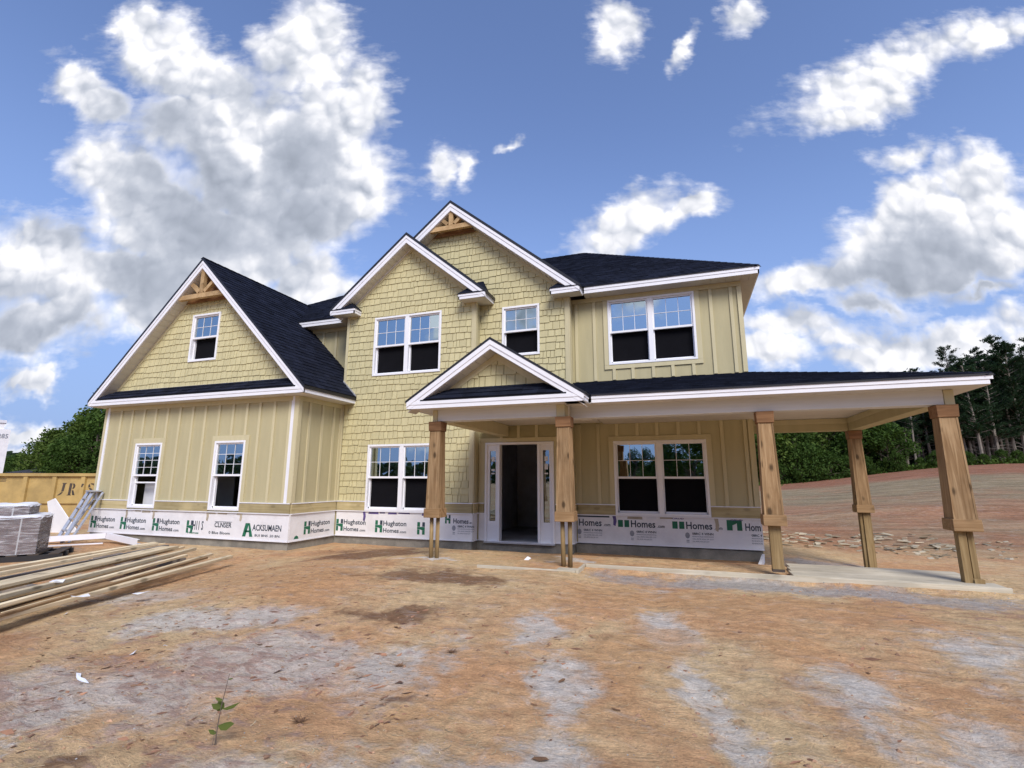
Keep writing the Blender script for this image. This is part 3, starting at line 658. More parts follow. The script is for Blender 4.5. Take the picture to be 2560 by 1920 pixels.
# ------------------------------------------------------------------ roofs
def courses(mb, O, U, Wd, spans, L, expo=.143, lift=.004):
    """overlapping shingle tabs on a slope: O origin at the eave, U along the eave, Wd up the slope, spans(w)->(u0,u1)"""
    O, U, Wd = Vector(O), Vector(U).normalized(), Vector(Wd).normalized(); N = U.cross(Wd)
    if N.z < 0: N = -N
    mb.used = True
    n = int(L/expo)+1
    for k_ in range(n):
        w0 = k_*expo; w1 = min(w0+expo+.012, L)
        if w1-w0 < .02: continue
        u0, u1 = spans(w0+expo*.5)
        u = u0-uni(0, .2)
        while u < u1:
            wd = uni(.11, .34); a, b_ = max(u, u0), min(u+wd-.003, u1); u += wd
            if b_-a < .02: continue
            h = uni(.0085, .0185); mb.tone = rnd()**1.3
            P = lambda uu, ww, nn: O+U*uu+Wd*ww+N*(nn+lift)
            A = [P(a, w0, h), P(b_, w0, h), P(b_, w1, .001), P(a, w1, .001)]
            i = [mb.pt(q) for q in A]; j = [mb.pt(P(a, w0, -.002)), mb.pt(P(b_, w0, -.002))]
            mb.face(i); mb.face([j[0], j[1], i[1], i[0]]); mb.face([j[0], i[0], i[3]]); mb.face([i[1], j[1], i[2]])

def gable(yf, yb, ax, az, lx, rx, zl, slope, T_=.095, wband=.175, sof=.285, lbox=None, rbox=None, zf=None, sof_y=None):
    """gable roof with its ridge running away from the street: deck, rake boards, rake soffits"""
    el = az-slope*(ax-lx); er = az-slope*(rx-ax)
    mb = MB()
    for xe, ze in ((lx, el), (rx, er)):
        mb.prism([(ax, yf-.02, az), (xe, yf-.02, ze), (xe, yf-.02, ze-T_+.02), (ax, yf-.02, az-T_+.02)], (0, yb-yf+.02, 0))
    ro = mb.build('roof', 'drip_edge', house)
    for sgn, xe, ze in ((-1, lx, el), (1, rx, er)):
        top = lambda o: [(ax, az-o), (xe-sgn*.02, ze-o+slope*.02)]
        a, b_ = top(T_-.018), top(T_+.06); c = top(T_+wband)
        for nm, p, q, dp in (('rake_board', a, b_, .015), ('rake_board', b_, c, .003)):
            po = clip([p[0], p[1], q[1], q[0]], 0, -1, -zl)
            if len(po) < 3: continue
            mb = MB(); mb.prism([(x, yf-dp, z) for x, z in po], (0, .03+dp, 0)); mb.build(nm, 'white_trim', house)
        if sof_y:
            s0, s1 = top(sof), top(sof+.012)
            L = Vector((s0[1][0]-s0[0][0], s0[1][1]-s0[0][1])); n = max(2, int(abs(L.x)/.13)); o_ = Vector(s0[0]); mb = MB()
            for i in range(n):      # vinyl soffit laid as narrow planks
                p0 = o_+L*(i/n+.002); p1 = o_+L*((i+1)/n-.004)
                if p0.y > zl+.02: mb.prism([(p0.x, yf+.03, p0.y), (p1.x, yf+.03, p1.y), (p1.x, yf+.03, p1.y+.008), (p0.x, yf+.03, p0.y+.008)], (0, sof_y-yf-.03, 0))
            e = o_+L*min(1, (o_.y-zl-.03)/max(1e-6, -L.y))
            mb.prism([(o_.x, yf+.032, o_.y+.010), (e.x, yf+.032, e.y+.010), (e.x, yf+.032, e.y+.02), (o_.x, yf+.032, o_.y+.02)], (0, sof_y-yf-.034, 0))
            mb.build('rake_soffit', 'soffit_vinyl', house)
            c0, c1 = top(sof+.001), top(sof+.105)
            po = clip([c0[0], c0[1], c1[1], c1[0]], 0, -1, -(zl+.16 if zf is None else zf))
            if len(po) > 2: mb = MB(); mb.prism([(x, sof_y-.026, z) for x, z in po], (0, .024, 0)); mb.build('frieze_board', 'batten_paint', house)
    return ro

def fascia(p0, p1, z0, z1, out, name='fascia', drip=True, up=.03):
    """white fascia from p0 to p1 (plan points), facing 'out' (plan unit vector), with a step line and a black drip edge"""
    o = Vector((out[0], out[1], 0)); a = Vector((p0[0], p0[1], 0)); b_ = Vector((p1[0], p1[1], 0))
    h = z1-z0
    def slab(zz0, zz1, d, nm, mt):
        mb = MB(); P = []
        for zz in (zz0, zz1):
            P += [a+Vector((0, 0, zz))-o*.025, b_+Vector((0, 0, zz))-o*.025, b_+Vector((0, 0, zz))+o*d, a+Vector((0, 0, zz))+o*d]
        mb.hexa(P); return mb.build(nm, mt, house)
    slab(z0, z0+h*.55, 0, name, 'white_trim'); slab(z0+h*.55+.001, z1, .010, name, 'white_trim')
    if drip: slab(z1+.001, z1+up, .022, 'drip_edge', 'drip_edge')
def soffit(x0, x1, y0, y1, z, along='y', name='soffit', mt='soffit_vinyl', w=.15):
    mb = MB()
    a0, a1 = (y0, y1) if along == 'x' else (x0, x1); n = max(1, round((a1-a0)/w)); s_ = (a1-a0)/n
    for i in range(n):
        p, q = a0+i*s_+.002, a0+(i+1)*s_-.002
        if along == 'x': mb.box(x0, x1, p, q, z, z+.008)
        else: mb.box(p, q, y0, y1, z, z+.008)
    mb.box(x0+.001, x1-.001, y0+.001, y1-.001, z+.010, z+.018)
    return mb.build(name, mt, house)

# main hip roof: its front edge steps back behind the two gables
ME, MZ, MP = 10.35, 5.50, .67
cx0, cx1 = -13.46, 1.615; run = 4.262; zr = MZ+MP*run
NY, NZ = 10.6, MZ+MP*.25
mb = MB()
i = [mb.pt(q) for q in ((cx0, ME, MZ), (-8.2, ME, MZ), (-8.2, NY, NZ), (-1.97, NY, NZ), (-1.97, ME, MZ), (cx1, ME, MZ), (cx1, ME+2*run, MZ), (cx0, ME+2*run, MZ), (cx0+run, ME+run, zr), (cx1-run, ME+run, zr))]
for f in ((0, 1, 2, 3, 4, 5, 9, 8), (5, 6, 9), (6, 7, 8, 9), (7, 0, 8)): mb.face([i[j] for j in f])
mb.build('main_roof', 'drip_edge', house)
sl_ = math.hypot(1, MP); Ls = run*sl_
mb = MB(); W_ = (0, 1, MP)
courses(mb, (cx0, ME-.02, MZ-.012), (1, 0, 0), W_, lambda w: (w/sl_, 5.4 if w < 1.2 else (cx1-cx0)-w/sl_), Ls)
courses(mb, (-1.90, ME-.02, MZ-.012), (1, 0, 0), W_, lambda w: (max(-9, -3.2+(8.06-MZ-MP*w/sl_)/.82-.05), (cx1+1.90)-w/sl_+.02), min(Ls, 5.0), lift=.005)
mb.build('roof_shingles', 'roof_shingle', house, kind='stuff')
def hipcap(p0, p1, w=.16, n=None):
    p0, p1 = Vector(p0), Vector(p1); L = (p1-p0).length; n = int(L/.2); d = (p1-p0)/n; mb = MB(); mb.used = True
    for j in range(n):
        mb.tone = rnd(); a = p0+d*j; b_ = p0+d*(j+1)*1.0+d*.1; s_ = d.cross(Vector((0, 0, 1))).normalized()*w*.5; u_ = Vector((0, 0, .007)); dn = Vector((0, 0, -w*.22))
        A = [mb.pt(q) for q in (a-s_+dn+u_, a+u_*1.9, a+s_+dn+u_, b_-s_+dn, b_+u_*.6, b_+s_+dn)]
        mb.face([A[0], A[1], A[4], A[3]]); mb.face([A[1], A[2], A[5], A[4]]); mb.face([A[0], A[2], A[1]])
    return mb.build('ridge_cap', 'roof_shingle', house, kind='stuff')
hipcap((cx1, ME, MZ+.01), (cx1-run, ME+run, zr+.01)); hipcap((cx0, ME, MZ+.01), (cx0+run, ME+run, zr+.01)); hipcap((cx0+run, ME+run, zr+.01), (cx1-run, ME+run, zr+.01))
fascia((-1.90, ME), (cx1, ME), 5.34, 5.475, (0, -1)); fascia((-9.75, ME), (-8.2, ME), 5.34, 5.475, (0, -1)); fascia((cx1, ME), (cx1, BACK), 5.34, 5.475, (1, 0))
soffit(-1.93, cx1-.02, ME+.026, RY, 5.338); soffit(-9.75, GX1-.31, ME+.026, RY, 5.338); soffit(RX1, cx1-.026, RY, BACK, 5.338, 'x')

# bay gable
gable(9.78, 13.2, -6.14, 7.25, -8.27, -4.01, 5.339, .825, sof_y=BY)
# tall gable behind it
gable(10.05, 14.6, -5.10, 8.06, -8.20, -1.92, 5.304, .82, sof_y=CY)
# garage gable
gable(8.31, 12.05, -10.96, 6.66, -14.39, -7.53, 3.104, .994, sof_y=GY)
mb = MB(); gs = .994; gl = math.hypot(1, gs)
courses(mb, (-7.525, 8.285, 6.66-gs*3.43), (0, 1, 0), (-1, 0, gs), lambda w: (0, 1.78 if w < .55 else 3.8), 3.43*gl-.02)
mb.build('roof_shingles', 'roof_shingle', house, kind='stuff')
hipcap((-10.96, 8.29, 6.665), (-10.96, 12.0, 6.665))
# step flashing where the slope meets the bay
mb = MB(); mb.prism([(-7.53, BY-.05, 3.27), (-7.917, BY-.05, 3.655), (-7.917, BY-.05, 3.69), (-7.53, BY-.05, 3.305)], (0, .04, 0)); mb.build('step_flashing', 'aluminium', house)
# porch entry gable
gable(6.93, CY, -2.765, 3.475, -4.225, -1.295, 2.404, .644, T_=.06, wband=.13, sof=.20, sof_y=EY)

# eaves of the garage
fascia((-14.37, 8.31), (-7.55, 8.31), 3.10, 3.232, (0, -1), drip=False); fascia((-7.55, 8.31), (-7.55, BY-.005), 3.10, 3.232, (1, 0)); fascia((-14.37, 8.31), (-14.37, 12), 3.10, 3.232, (-1, 0))
soffit(-14.35, -7.575, 8.336, GY, 3.088); soffit(GX1, -7.575, GY+.001, BY-.03, 3.088, 'x'); soffit(-14.35, GX0, GY, 12, 3.088, 'x')
def skirt_roof(xa, xb, ya, za, xc, xd, yb, zb, mid=True):
    mb = MB(); mb.hexa([(xa, ya, za-.02), (xb, ya, za-.02), (xb, yb, za-.02), (xa, yb, za-.02), (xa, ya, za), (xb, ya, za), (xd, yb, zb), (xc, yb, zb)]); mb.build('skirt_roof', 'drip_edge', house)
    L = math.hypot(yb-ya, zb-za); mb = MB()
    courses(mb, (xa, ya-.012, za-.002), (1, 0, 0), (0, yb-ya, zb-za), lambda w: ((xc-xa)*w/L, (xb-xa)-(xb-xd)*w/L), L, expo=min(.135, L/2.02))
    mb.build('roof_shingles', 'roof_shingle', house, kind='stuff')
skirt_roof(-14.12, -7.78, 8.30, 3.262, -13.76, -8.16, GY-.02, 3.50)
mb = MB(front(GY)); mb.box(-13.7, -8.2, .0, .03, 3.49, 3.505); mb.build('wall_flashing', 'white_trim', house)
skirt_roof(-3.96, -1.57, 6.92, 2.535, -3.55, -1.98, EY-.02, 2.745)
mb = MB(front(EY)); mb.box(-3.5, -2.03, .0, .028, 2.735, 2.748); mb.build('wall_flashing', 'white_trim', house)
# eave returns with little hipped roofs
def ret(x0, x1, yf, yb, z0, z1, h, inner):
    sof_ = MB(); sof_.box(x0+.02, x1-.02, yf+.02, yb, z0, z0+.01); sof_.build('soffit', 'soffit_vinyl', house)
    fascia((x0, yf), (x1, yf), z0+.004, z1, (0, -1), up=.016)
    fascia((x0, yf), (x0, yb), z0+.004, z1, (-1, 0), up=.016) ; fascia((x1, yf), (x1, yb), z0+.004, z1, (1, 0), up=.016)
    mb = MB(); zt = z1+.012+h; w = .20
    a = [(x0-.02, yf-.025, z1+.012), (x1+.02, yf-.025, z1+.012), (x1+.02, yb, z1+.012), (x0-.02, yb, z1+.012)]
    b_ = [((x0+x1)/2-.10*inner-.07, yb-.01, zt), ((x0+x1)/2-.10*inner+.07, yb-.01, zt), ((x0+x1)/2-.10*inner+.07, yb, zt), ((x0+x1)/2-.10*inner-.07, yb, zt)]
    mb.hexa(a+b_); mb.build('return_roof', 'roof_shingle', house)
ret(-8.22, -7.535, 9.78, BY, 5.335, 5.455, .36, 1)
ret(-4.70, -4.045, 9.78, BY-.001, 5.335, 5.455, .36, -1)
fascia((-4.045, BY), (-4.045, CY-.03), 5.339, 5.455, (1, 0), up=.016); mb = MB(); mb.box(BX1, -4.06, BY, CY-.03, 5.335, 5.345); mb.build('soffit', 'soffit_vinyl', house)
ret(-2.60, -1.935, 10.05, ME+.02, 5.30, 5.425, .36, -1)
mb = MB(); mb.box(-2.6, -1.94, ME, CY, 5.30, 5.34); mb.build('soffit', 'soffit_vinyl', house)

# cedar trusses in two gable tips
def truss(yf, ax, az, half, zb_, sl2):
    T = lambda u, d, z: (u, yf-d, z)
    zt = az
    b0 = MB(T); n = [(ax-half, zb_), (ax+half, zb_), (ax+half-.115/sl2, zb_+.115), (ax-half+.115/sl2, zb_+.115)]; mb_prism(b0, n, -.09, 0)
    tr_ = b0.build('gable_truss', 'gable_cedar', house)
    k_ = MB(T); k_.box(ax-.055, ax+.055, -.085, .004, zb_+.117, zt-.0); k_.build('king_post', 'gable_cedar', tr_)
    for s_ in (-1, 1):
        m_ = MB(T); d = Vector((s_, 0, .92)).normalized(); nn = Vector((-d.z, 0, d.x))*.045
        t_ = ((az-zb_)-.14-sl2*.10)/(.92+sl2)
        p0 = Vector((ax+s_*.09, 0, zb_+.15)); p1 = p0+Vector((s_, 0, .92))*(t_+.03)
        mb_prism(m_, [(p0.x+nn.x, p0.z+nn.z), (p0.x-nn.x, p0.z-nn.z), (p1.x-nn.x, p1.z-nn.z), (p1.x+nn.x, p1.z+nn.z)], -.08, -.003)
        m_.build('brace', 'gable_cedar', tr_)
truss(8.345, -10.96, 6.39, .745, 5.64, .994)
truss(10.085, -5.10, 7.795, .60, 7.31, .82)
for (yy, ax, az, sl2, zb_) in ((GY-.08, -10.96, 6.30, .994, 5.60), (CY-.08, -5.10, 7.73, .82, 7.25)):
    mb = MB(front(yy)); h = az-zb_; mb_prism(mb, [(ax-h/sl2, zb_), (ax+h/sl2, zb_), (ax, az)], -.02, 0); mb.build('gable_back_panel', 'cedar_dark', house)

# porch roof
PY, PX, PZ = 7.27, 3.485, 2.535
mb = MB()
WX, WY, WZ = RX1, RY, 3.40
i = [mb.pt(q) for q in ((-1.32, PY, PZ), (PX, PY, PZ), (WX, WY, WZ), (CX1, WY, WZ), (PX, 11.62, PZ), (WX, 11.62, WZ), (-1.32, PY, PZ-.03), (PX, PY, PZ-.03), (PX, 11.62, PZ-.03), (WX, 11.62, PZ-.03), (CX1, PY, PZ))]
mb.face([i[10], i[1], i[2], i[3]]); mb.face([i[1], i[4], i[5], i[2]]); mb.face([i[4], i[8], i[9], i[5]]); mb.face([i[0], i[6], i[7], i[1]]); mb.face([i[1], i[7], i[8], i[4]])
mb.build('porch_roof', 'drip_edge', house)
L = math.hypot(WY-PY, WZ-PZ); mb = MB()
courses(mb, (-1.36, PY-.02, PZ-.004), (1, 0, 0), (0, WY-PY, WZ-PZ), lambda w: (max(-.9*w/L, -.9), (PX+1.36)-(PX-WX)*w/L+.02), L)
mb.build('roof_shingles', 'roof_shingle', house, kind='stuff')
hipcap((PX, PY, PZ+.01), (WX, WY, WZ+.01), .14)
fascia((-1.27, PY), (PX, PY), 2.415, 2.515, (0, -1), up=.024); fascia((PX, PY), (PX, 11.62), 2.415, 2.515, (1, 0), up=.024); fascia((WX, 11.62), (PX, 11.62), 2.415, 2.515, (0, 1), up=.024)
fascia((-4.20, 6.93), (-1.31, 6.93), 2.40, 2.515, (0, -1), drip=False); fascia((-1.31, 6.93), (-1.31, PY-.03), 2.40, 2.515, (1, 0), up=.02); fascia((-4.20, 6.93), (-4.20, CY-.01), 2.40, 2.515, (-1, 0), up=.02)
PB = 11.039
soffit(-1.30, PX-.03, PY+.026, 7.544, 2.408, w=.3); soffit(3.201, PX-.026, 7.545, 11.6, 2.408, 'x', w=.3); soffit(-4.17, -1.335, 6.956, EY, 2.404, w=.3); soffit(-4.17, -3.87, EY+.001, CY-.03, 2.404, 'x', w=.3)
mb = MB(); mb.box(-1.62, -1.30, 6.98, 7.6, 2.404, 2.41); mb.build('soffit', 'soffit_vinyl', house)
soffit(-1.60, 2.985, 7.76, RY-.001, 2.462, 'x', 'porch_ceiling', w=.3); soffit(RX1+.001, 2.985, RY+.001, PB, 2.462, 'x', 'porch_ceiling', w=.3); soffit(-3.66, -1.62, 7.44, CY-.001, 2.462, 'x', 'porch_ceiling', w=.3)

# beams
def beamw(x0, x1, y0, y1, z0, z1, mt='beam_wrap', name='porch_beam'):
    mb = MB(); mb.box(x0, x1, y0, y1, z0, z1); o = mb.build(name, mt, house); bevel(o, .004); return o
BZ0, BZ1 = 2.222, 2.407
beamw(-3.79, -1.795, EY, EY+.215, BZ0, BZ1); beamw(-3.875, -3.792, EY-.012, EY+.215, BZ0-.006, BZ1-.004, 'batten_paint', 'beam_end'); beamw(-1.793, -1.665, EY-.012, EY+.215, BZ0-.006, BZ1-.004, 'batten_paint', 'beam_end')
beamw(-1.66, 3.10, 7.544, 7.76, BZ0, BZ1+.05); beamw(3.102, 3.205, 7.532, 7.76, BZ0-.006, BZ1-.002, 'batten_paint', 'beam_end')
beamw(2.985, 3.20, 7.762, PB+.215, BZ0, 2.46, 'board_paint'); beamw(RX1, 2.983, PB, PB+.215, BZ0, 2.46, 'board_paint')
beamw(2.975, 2.983, 7.765, PB-.002, 2.36, 2.458, 'batten_paint', 'beam_trim'); beamw(RX1+.01, 2.974, PB-.012, PB-.002, 2.36, 2.458, 'batten_paint', 'beam_trim')
beamw(-3.875, -3.66, EY+.217, CY-.035, BZ0, 2.46, 'batten_paint'); beamw(-1.66, -1.48, 7.762, 8.5, 2.30, 2.46, 'white_trim')

# porch posts
def post(cx, cy, top, wt, wb, kind, zfoot, cw=.235, z_sh=.835, z_bn=.700, zc=2.065):
    P = lambda w, z: [(cx-w/2, cy-w/2, z), (cx+w/2, cy-w/2, z), (cx+w/2, cy+w/2, z), (cx-w/2, cy+w/2, z)]
    mb = MB(); mb.hexa(P(cw-.012, zc-.004)+P(cw, top)); c = mb.build('porch_post', 'cedar_dark', house); bevel(c, .004)
    # four boards of the tapering shaft: front and back run between the side boards
    t_ = .021
    for sx in (-1, 1):
        mb = MB(); xo, xi = sx*wt/2, sx*(wt/2-t_); xo2, xi2 = sx*wb/2, sx*(wb/2-t_)
        mb.hexa([(cx+xi2, cy-wb/2, z_sh), (cx+xo2, cy-wb/2, z_sh), (cx+xo2, cy+wb/2, z_sh), (cx+xi2, cy+wb/2, z_sh), (cx+xi, cy-wt/2, zc-.006), (cx+xo, cy-wt/2, zc-.006), (cx+xo, cy+wt/2, zc-.006), (cx+xi, cy+wt/2, zc-.006)])
        mb.build('shaft_board', 'cedar', c)
        mb = MB(); s_ = .004; yo, yo2 = sx*(wt/2-s_), sx*(wb/2-s_); yi, yi2 = sx*(wt/2-t_), sx*(wb/2-t_); a, a2 = wt/2-t_-.002, wb/2-t_-.002
        mb.hexa([(cx-a2, cy+yi2, z_sh), (cx+a2, cy+yi2, z_sh), (cx+a2, cy+yo2, z_sh), (cx-a2, cy+yo2, z_sh), (cx-a, cy+yi, zc-.006), (cx+a, cy+yi, zc-.006), (cx+a, cy+yo, zc-.006), (cx-a, cy+yo, zc-.006)])
        mb.build('shaft_board', 'cedar', c)
    bw = wb+.046
    mb = MB(); mb.hexa(P(bw, z_bn)+P(bw-.004, z_sh+.004)); b_ = mb.build('band', 'cedar_band', c); bevel(b_, .004)
    if kind == 'poles':
        for dx in (-.052, .05): mb = MB(); mb.tube((cx+dx*.95, cy, zfoot), (cx+dx*1.1, cy, z_bn+.01), .034, .031, 10); mb.build('pole', 'treated_post', c, smooth=True)
    elif kind == 'flat':
        mb = MB(); mb.box(cx-.07, cx+.07, cy-.055, cy+.035, zfoot, z_bn); mb.build('inner_post', 'treated_post', c)
        mb = MB(); mb.box(cx-.072, cx+.072, cy-.058, cy+.038, zfoot-.0, zfoot+.035); mb.build('inner_post', 'rust_dark', c)
    elif kind == 'pair':
        mb = MB(); mb.box(cx-.085, cx-.005, cy-.07, cy+.03, zfoot, z_bn); mb.build('inner_post', 'treated_post', c)
        mb = MB(); mb.box(cx+.025, cx+.085, cy-.02, cy+.07, zfoot, z_bn); mb.build('inner_post', 'treated_post', c)
        mb = MB(); mb.box(cx-.003, cx+.095, cy-.09, cy-.03, zfoot, zfoot+.045); mb.build('block', 'treated_post', c)
    else:
        mb = MB(); mb.box(cx-.085, cx-.035, cy-.05, cy+.06, zfoot, z_bn); mb.build('inner_post', 'treated_post', c)
        mb = MB(); mb.box(cx-.033, cx+.085, cy-.075, cy+.07, zfoot, z_bn); mb.build('inner_post', 'treated_post', c)
    return c
post(-3.81, 7.27, 2.213, .185, .225, 'poles', .02, cw=.225)
post(-1.685, 7.27, 2.213, .19, .235, 'poles', .02, cw=.235)
post(1.065, 7.60, 2.218, .185, .235, 'flat', .115, cw=.225)
post(3.10, 7.60, 2.213, .19, .238, 'pair', .115, cw=.23)
post(3.085, 11.14, 2.218, .185, .235, 'double', -.42, cw=.225)

# ------------------------------------------------------------------ print on the housewrap
_tm = {}
def text_polys(s_, bold=.022):
    if s_ in _tm: return _tm[s_]
    cu = bpy.data.curves.new('lettering', 'FONT'); cu.body = s_; cu.size = 1; cu.resolution_u = 2; cu.offset = bold
    o = bpy.data.objects.new('lettering', cu); COL.objects.link(o); bpy.context.view_layer.update()
    me_ = bpy.data.meshes.new_from_object(o.evaluated_get(bpy.context.evaluated_depsgraph_get()))
    r_ = ([tuple(v.co[:2]) for v in me_.vertices], [tuple(p.vertices) for p in me_.polygons])
    bpy.data.objects.remove(o); bpy.data.curves.remove(cu); bpy.data.meshes.remove(me_); _tm[s_] = r_; return r_
def ink(T, parent, s_, u0, u1, z0, z1, mt='black_ink', d=.0145, name='lettering', shear=0, ser=True):
    V, F_ = text_polys(s_); ax0 = min(v[0] for v in V); ax1 = max(v[0] for v in V); ay0 = min(v[1] for v in V); ay1 = max(v[1] for v in V)
    mb = MB(T)
    for x, y in V: mb.pt((u0+(x-ax0)/(ax1-ax0)*(u1-u0)+shear*(y-ay0), d, z0+(y-ay0)/(ay1-ay0)*(z1-z0)))
    for f in F_: mb.face(list(f))
    return mb.build(name, mt, parent)
def flat(T, parent, polys, mt, d=.0142, name='logo'):
    mb = MB(T)
    for q in polys: mb.face([mb.pt((x, d, z)) for x, z in q])
    return mb.build(name, mt, parent)
def logo(T, par, u, z, h, w=None, cut=9):
    w = w or h*.72
    X = lambda a: u+a*w; Z = lambda a: z+a*h
    c = lambda q: [(X(a), min(Z(b_), cut)) for a, b_ in q]
    flat(T, par, [c([(0, .62), (.36, .62), (.36, 1), (0, 1)]), c([(0, 0), (.32, 0), (.32, .40), (0, .40)]), c([(0, .42), (.3, .42), (1.0, .28), (1.0, .60), (.62, .62), (.36, .60), (0, .60)]), c([(.66, 0), (1, 0), (1, .27), (.66, .34)])], 'green_ink')
    flat(T, par, [c([(.66, .64), (1, .62), (1, 1), (.66, 1)])], 'black_ink')
def brand(T, par, u, z, h, full=True, cut=None):
    logo(T, par, u, z, h)
    s_ = h/.28
    ink(T, par, 'Hughston', u+.225*s_, u+.86*s_, z+.125*s_, z+.275*s_)
    ink(T, par, 'Homes', u+.225*s_, u+.66*s_, z+.0*s_, z+.105*s_); ink(T, par, '.com', u+.68*s_, u+.86*s_, z+.002*s_, z+.045*s_)
for u in (-14.055, -12.99, -11.90): brand(Tg, hw_g, u, .10, .28)
logo(Tg, hw_g, -10.81, .09, .27); ink(Tg, hw_g, 'H11 S', -10.62, -10.30, .16, .36); ink(Tg, hw_g, 'Homes', -10.75, -10.42, .075, .12, 'green_ink', d=.0155)
ink(Tg, hw_g, 'CLNSER', -9.97, -9.47, .235, .345); flat(Tg, hw_g, [[(-9.97, .352), (-9.47, .352), (-9.47, .362), (-9.97, .362)]], 'black_ink'); ink(Tg, hw_g, '0 Blue Bloom', -10.12, -9.50, .09, .15)
flat(Tg, hw_g, [[(-9.15, .07), (-9.06, .07), (-8.98, .35), (-9.08, .35)], [(-9.0, .35), (-8.96, .35), (-8.86, .07), (-8.95, .07)], [(-9.08, .16), (-8.95, .16), (-8.95, .2), (-9.07, .2)]], 'green_ink')
ink(Tg, hw_g, 'ACKSUMAEN', -8.88, -8.10, .20, .33); ink(Tg, hw_g, 'BUI BNS .20 BN.', -8.80, -8.11, .08, .13)
brand(side(GX1), hw_gs, 9.04, .11, .27)
flat(side(GX1), hw_gs, [[(8.76, .04), (8.90, .04), (8.875, .09), (8.83, .11), (8.78, .09)]], 'green_ink')
brand(Tb, hw_b, -7.874, .10, .265); brand(Tb, hw_b, -6.80, .10, .265); logo(Tb, hw_b, -5.71, .09, .265)
logo(Tb, hw_b, -5.03, .345, .18); ink(Tb, hw_b, 'Homes', -4.83, -4.47, .35, .455); ink(Tb, hw_b, '.com', -4.45, -4.40, .352, .39)
def spec(T, par, u, z):
    flat(T, par, [[(u+math.cos(a*math.pi/4)*.045+.045, z+.055+math.sin(a*math.pi/4)*.06) for a in range(8)]], 'grey_ink')
    flat(T, par, [[(u+.02, z-.045), (u+.075, z-.045), (u+.075, z-.03), (u+.02, z-.03)], [(u+.02, z-.075), (u+.075, z-.075), (u+.075, z-.062), (u+.02, z-.062)]], 'grey_ink')
    ink(T, par, '0BRC 4 WNN', u+.135, u+.52, z+.07, z+.115)
    for j in range(3): ink(T, par, 'RNNOUS,E,AGZOVNS' if j == 0 else 'OL.RPE.XN.SF.OT', u+.135, u+(.52 if j < 2 else .44), z+.025-j*.045, z+.05-j*.045, 'grey_ink')
spec(Tb, hw_b, -4.86, .20)
for u in (-2.205, -1.129, -.062, 1.002):
    if u > -2.2 : flat(Tr, hw_r, [[(u-.26, .335), (u-.16, .335), (u-.16, .475), (u-.26, .475)], [(u-.13, .335), (u-.035, .335), (u-.035, .475), (u-.13, .475)]], 'green_ink') if u < .9 else flat(Tr, hw_r, [[(.68, .335), (.78, .335), (.78, .43), (.86, .47), (.86, .335), (.95, .335), (.95, .53), (.68, .53)]], 'green_ink')
    if u < .9: ink(Tr, hw_r, 'Homes', u, u+.48, .335, .475); ink(Tr, hw_r, '.com', u+.52, u+.66, .34, .385)
    else: ink(Tr, hw_r, 'Hom', u, 1.27, .335, .475)
    if u > -2.2: spec(Tr, hw_r, u-.03, .16) if u < .9 else None
spec(Tr, hw_r, -2.24, .16)
ink(Tr, hw_r, '0BRC 4', 1.10, 1.28, .235, .28)
for j in range(3): ink(Tr, hw_r, 'RNNOUS', 1.10, 1.28, .19-j*.045, .215-j*.045, 'grey_ink')
flat(Tr, hw_r, [[(-2.24, .515), (-1.56, .515), (-1.56, .545), (-2.24, .545)]], 'black_ink', name='tape')
for T, par, a, b_, mt in ((Tb, hw_b, -7.0, -5.35, 'purple_tape'), (Tg, hw_g, -12.9, -11.9, 'cardboard'), (Tg, hw_g, -10.25, -9.2, 'cardboard'), (Tr, hw_r, -1.2, -.3, 'cardboard')):
    x = a
    while x < b_:
        w = uni(.12, .35); z = uni(.495, .52); flat(T, par, [[(x, z), (x+w, z+uni(-.005, .005)), (x+w*.98, .548), (x+.01, .548)]], mt if rnd() < .75 else 'sticker', d=.016, name='tape'); x += w+uni(.01, .08)
for T, par, u, mt, h in ((Tb, hw_b, -7.15, 'purple_tape', .22), (Tg, hw_g, -12.86, 'cardboard', .2), (Tg, hw_g, -11.95, 'cardboard', .2), (Tg, hw_g, -10.25, 'cardboard', .19), (Tg, hw_g, -9.28, 'cardboard', .17), (Tr, hw_r, .46, 'cardboard', .25), (Tr, hw_r, -1.50, 'purple_tape', .2)):
    flat(T, par, [[(u, .55), (u+.07, .55), (u+.085, .55-h*.5), (u+.06, .55-h), (u+.015, .55-h*.9), (u+.02, .55-h*.4)]], mt, d=.017, name='tape')
for u0, u1 in ((-.32, -.02),(.75, .98)): ink(Tr, hw_r, 'ORUD', u0, u0+.22, .515, .545, 'purple_tape', d=.018)

# ------------------------------------------------------------------ things on the site
def gz(x, y): return ground_z(x, y)
def solo(mb, name, mt, label, cat, group=None, smooth=False):
    o = mb.build(name, mt, None, smooth=smooth); tag(o, label, cat, group); return o
# form boards round the unpoured porch slab
def fb(x0, x1, y0, y1, z0, z1, label, mt='form_wood', name='form_board'):
    mb = MB(); mb.box(x0, x1, y0, y1, z0, z1); o = solo(mb, name, mt, label, 'board', 'boards forming the porch slab'); bevel(o, .004); return o
fb(-1.43, 3.36, 7.345, 7.385, -.06, .110, 'long timber form board on edge in front of the three right porch posts')
fb(1.20, 3.20, 7.388, 7.73, .075, .1145, 'front plank of the pale platform under the corner porch post')
fb(1.24, 3.24, 7.733, 8.07, .07, .1120, 'middle plank of the pale platform on the porch ground')
fb(1.28, 3.26, 8.073, 8.40, .065, .1100, 'rear plank of the pale platform, nearest the back porch post')
fb(3.205, 3.36, 7.39, 7.70, .05, .1000, 'short end block closing the right end of the form boards')
fb(-1.475, -1.437, 6.86, 7.385, -.08, .105, 'short form board running back from the corner of the entry slab')
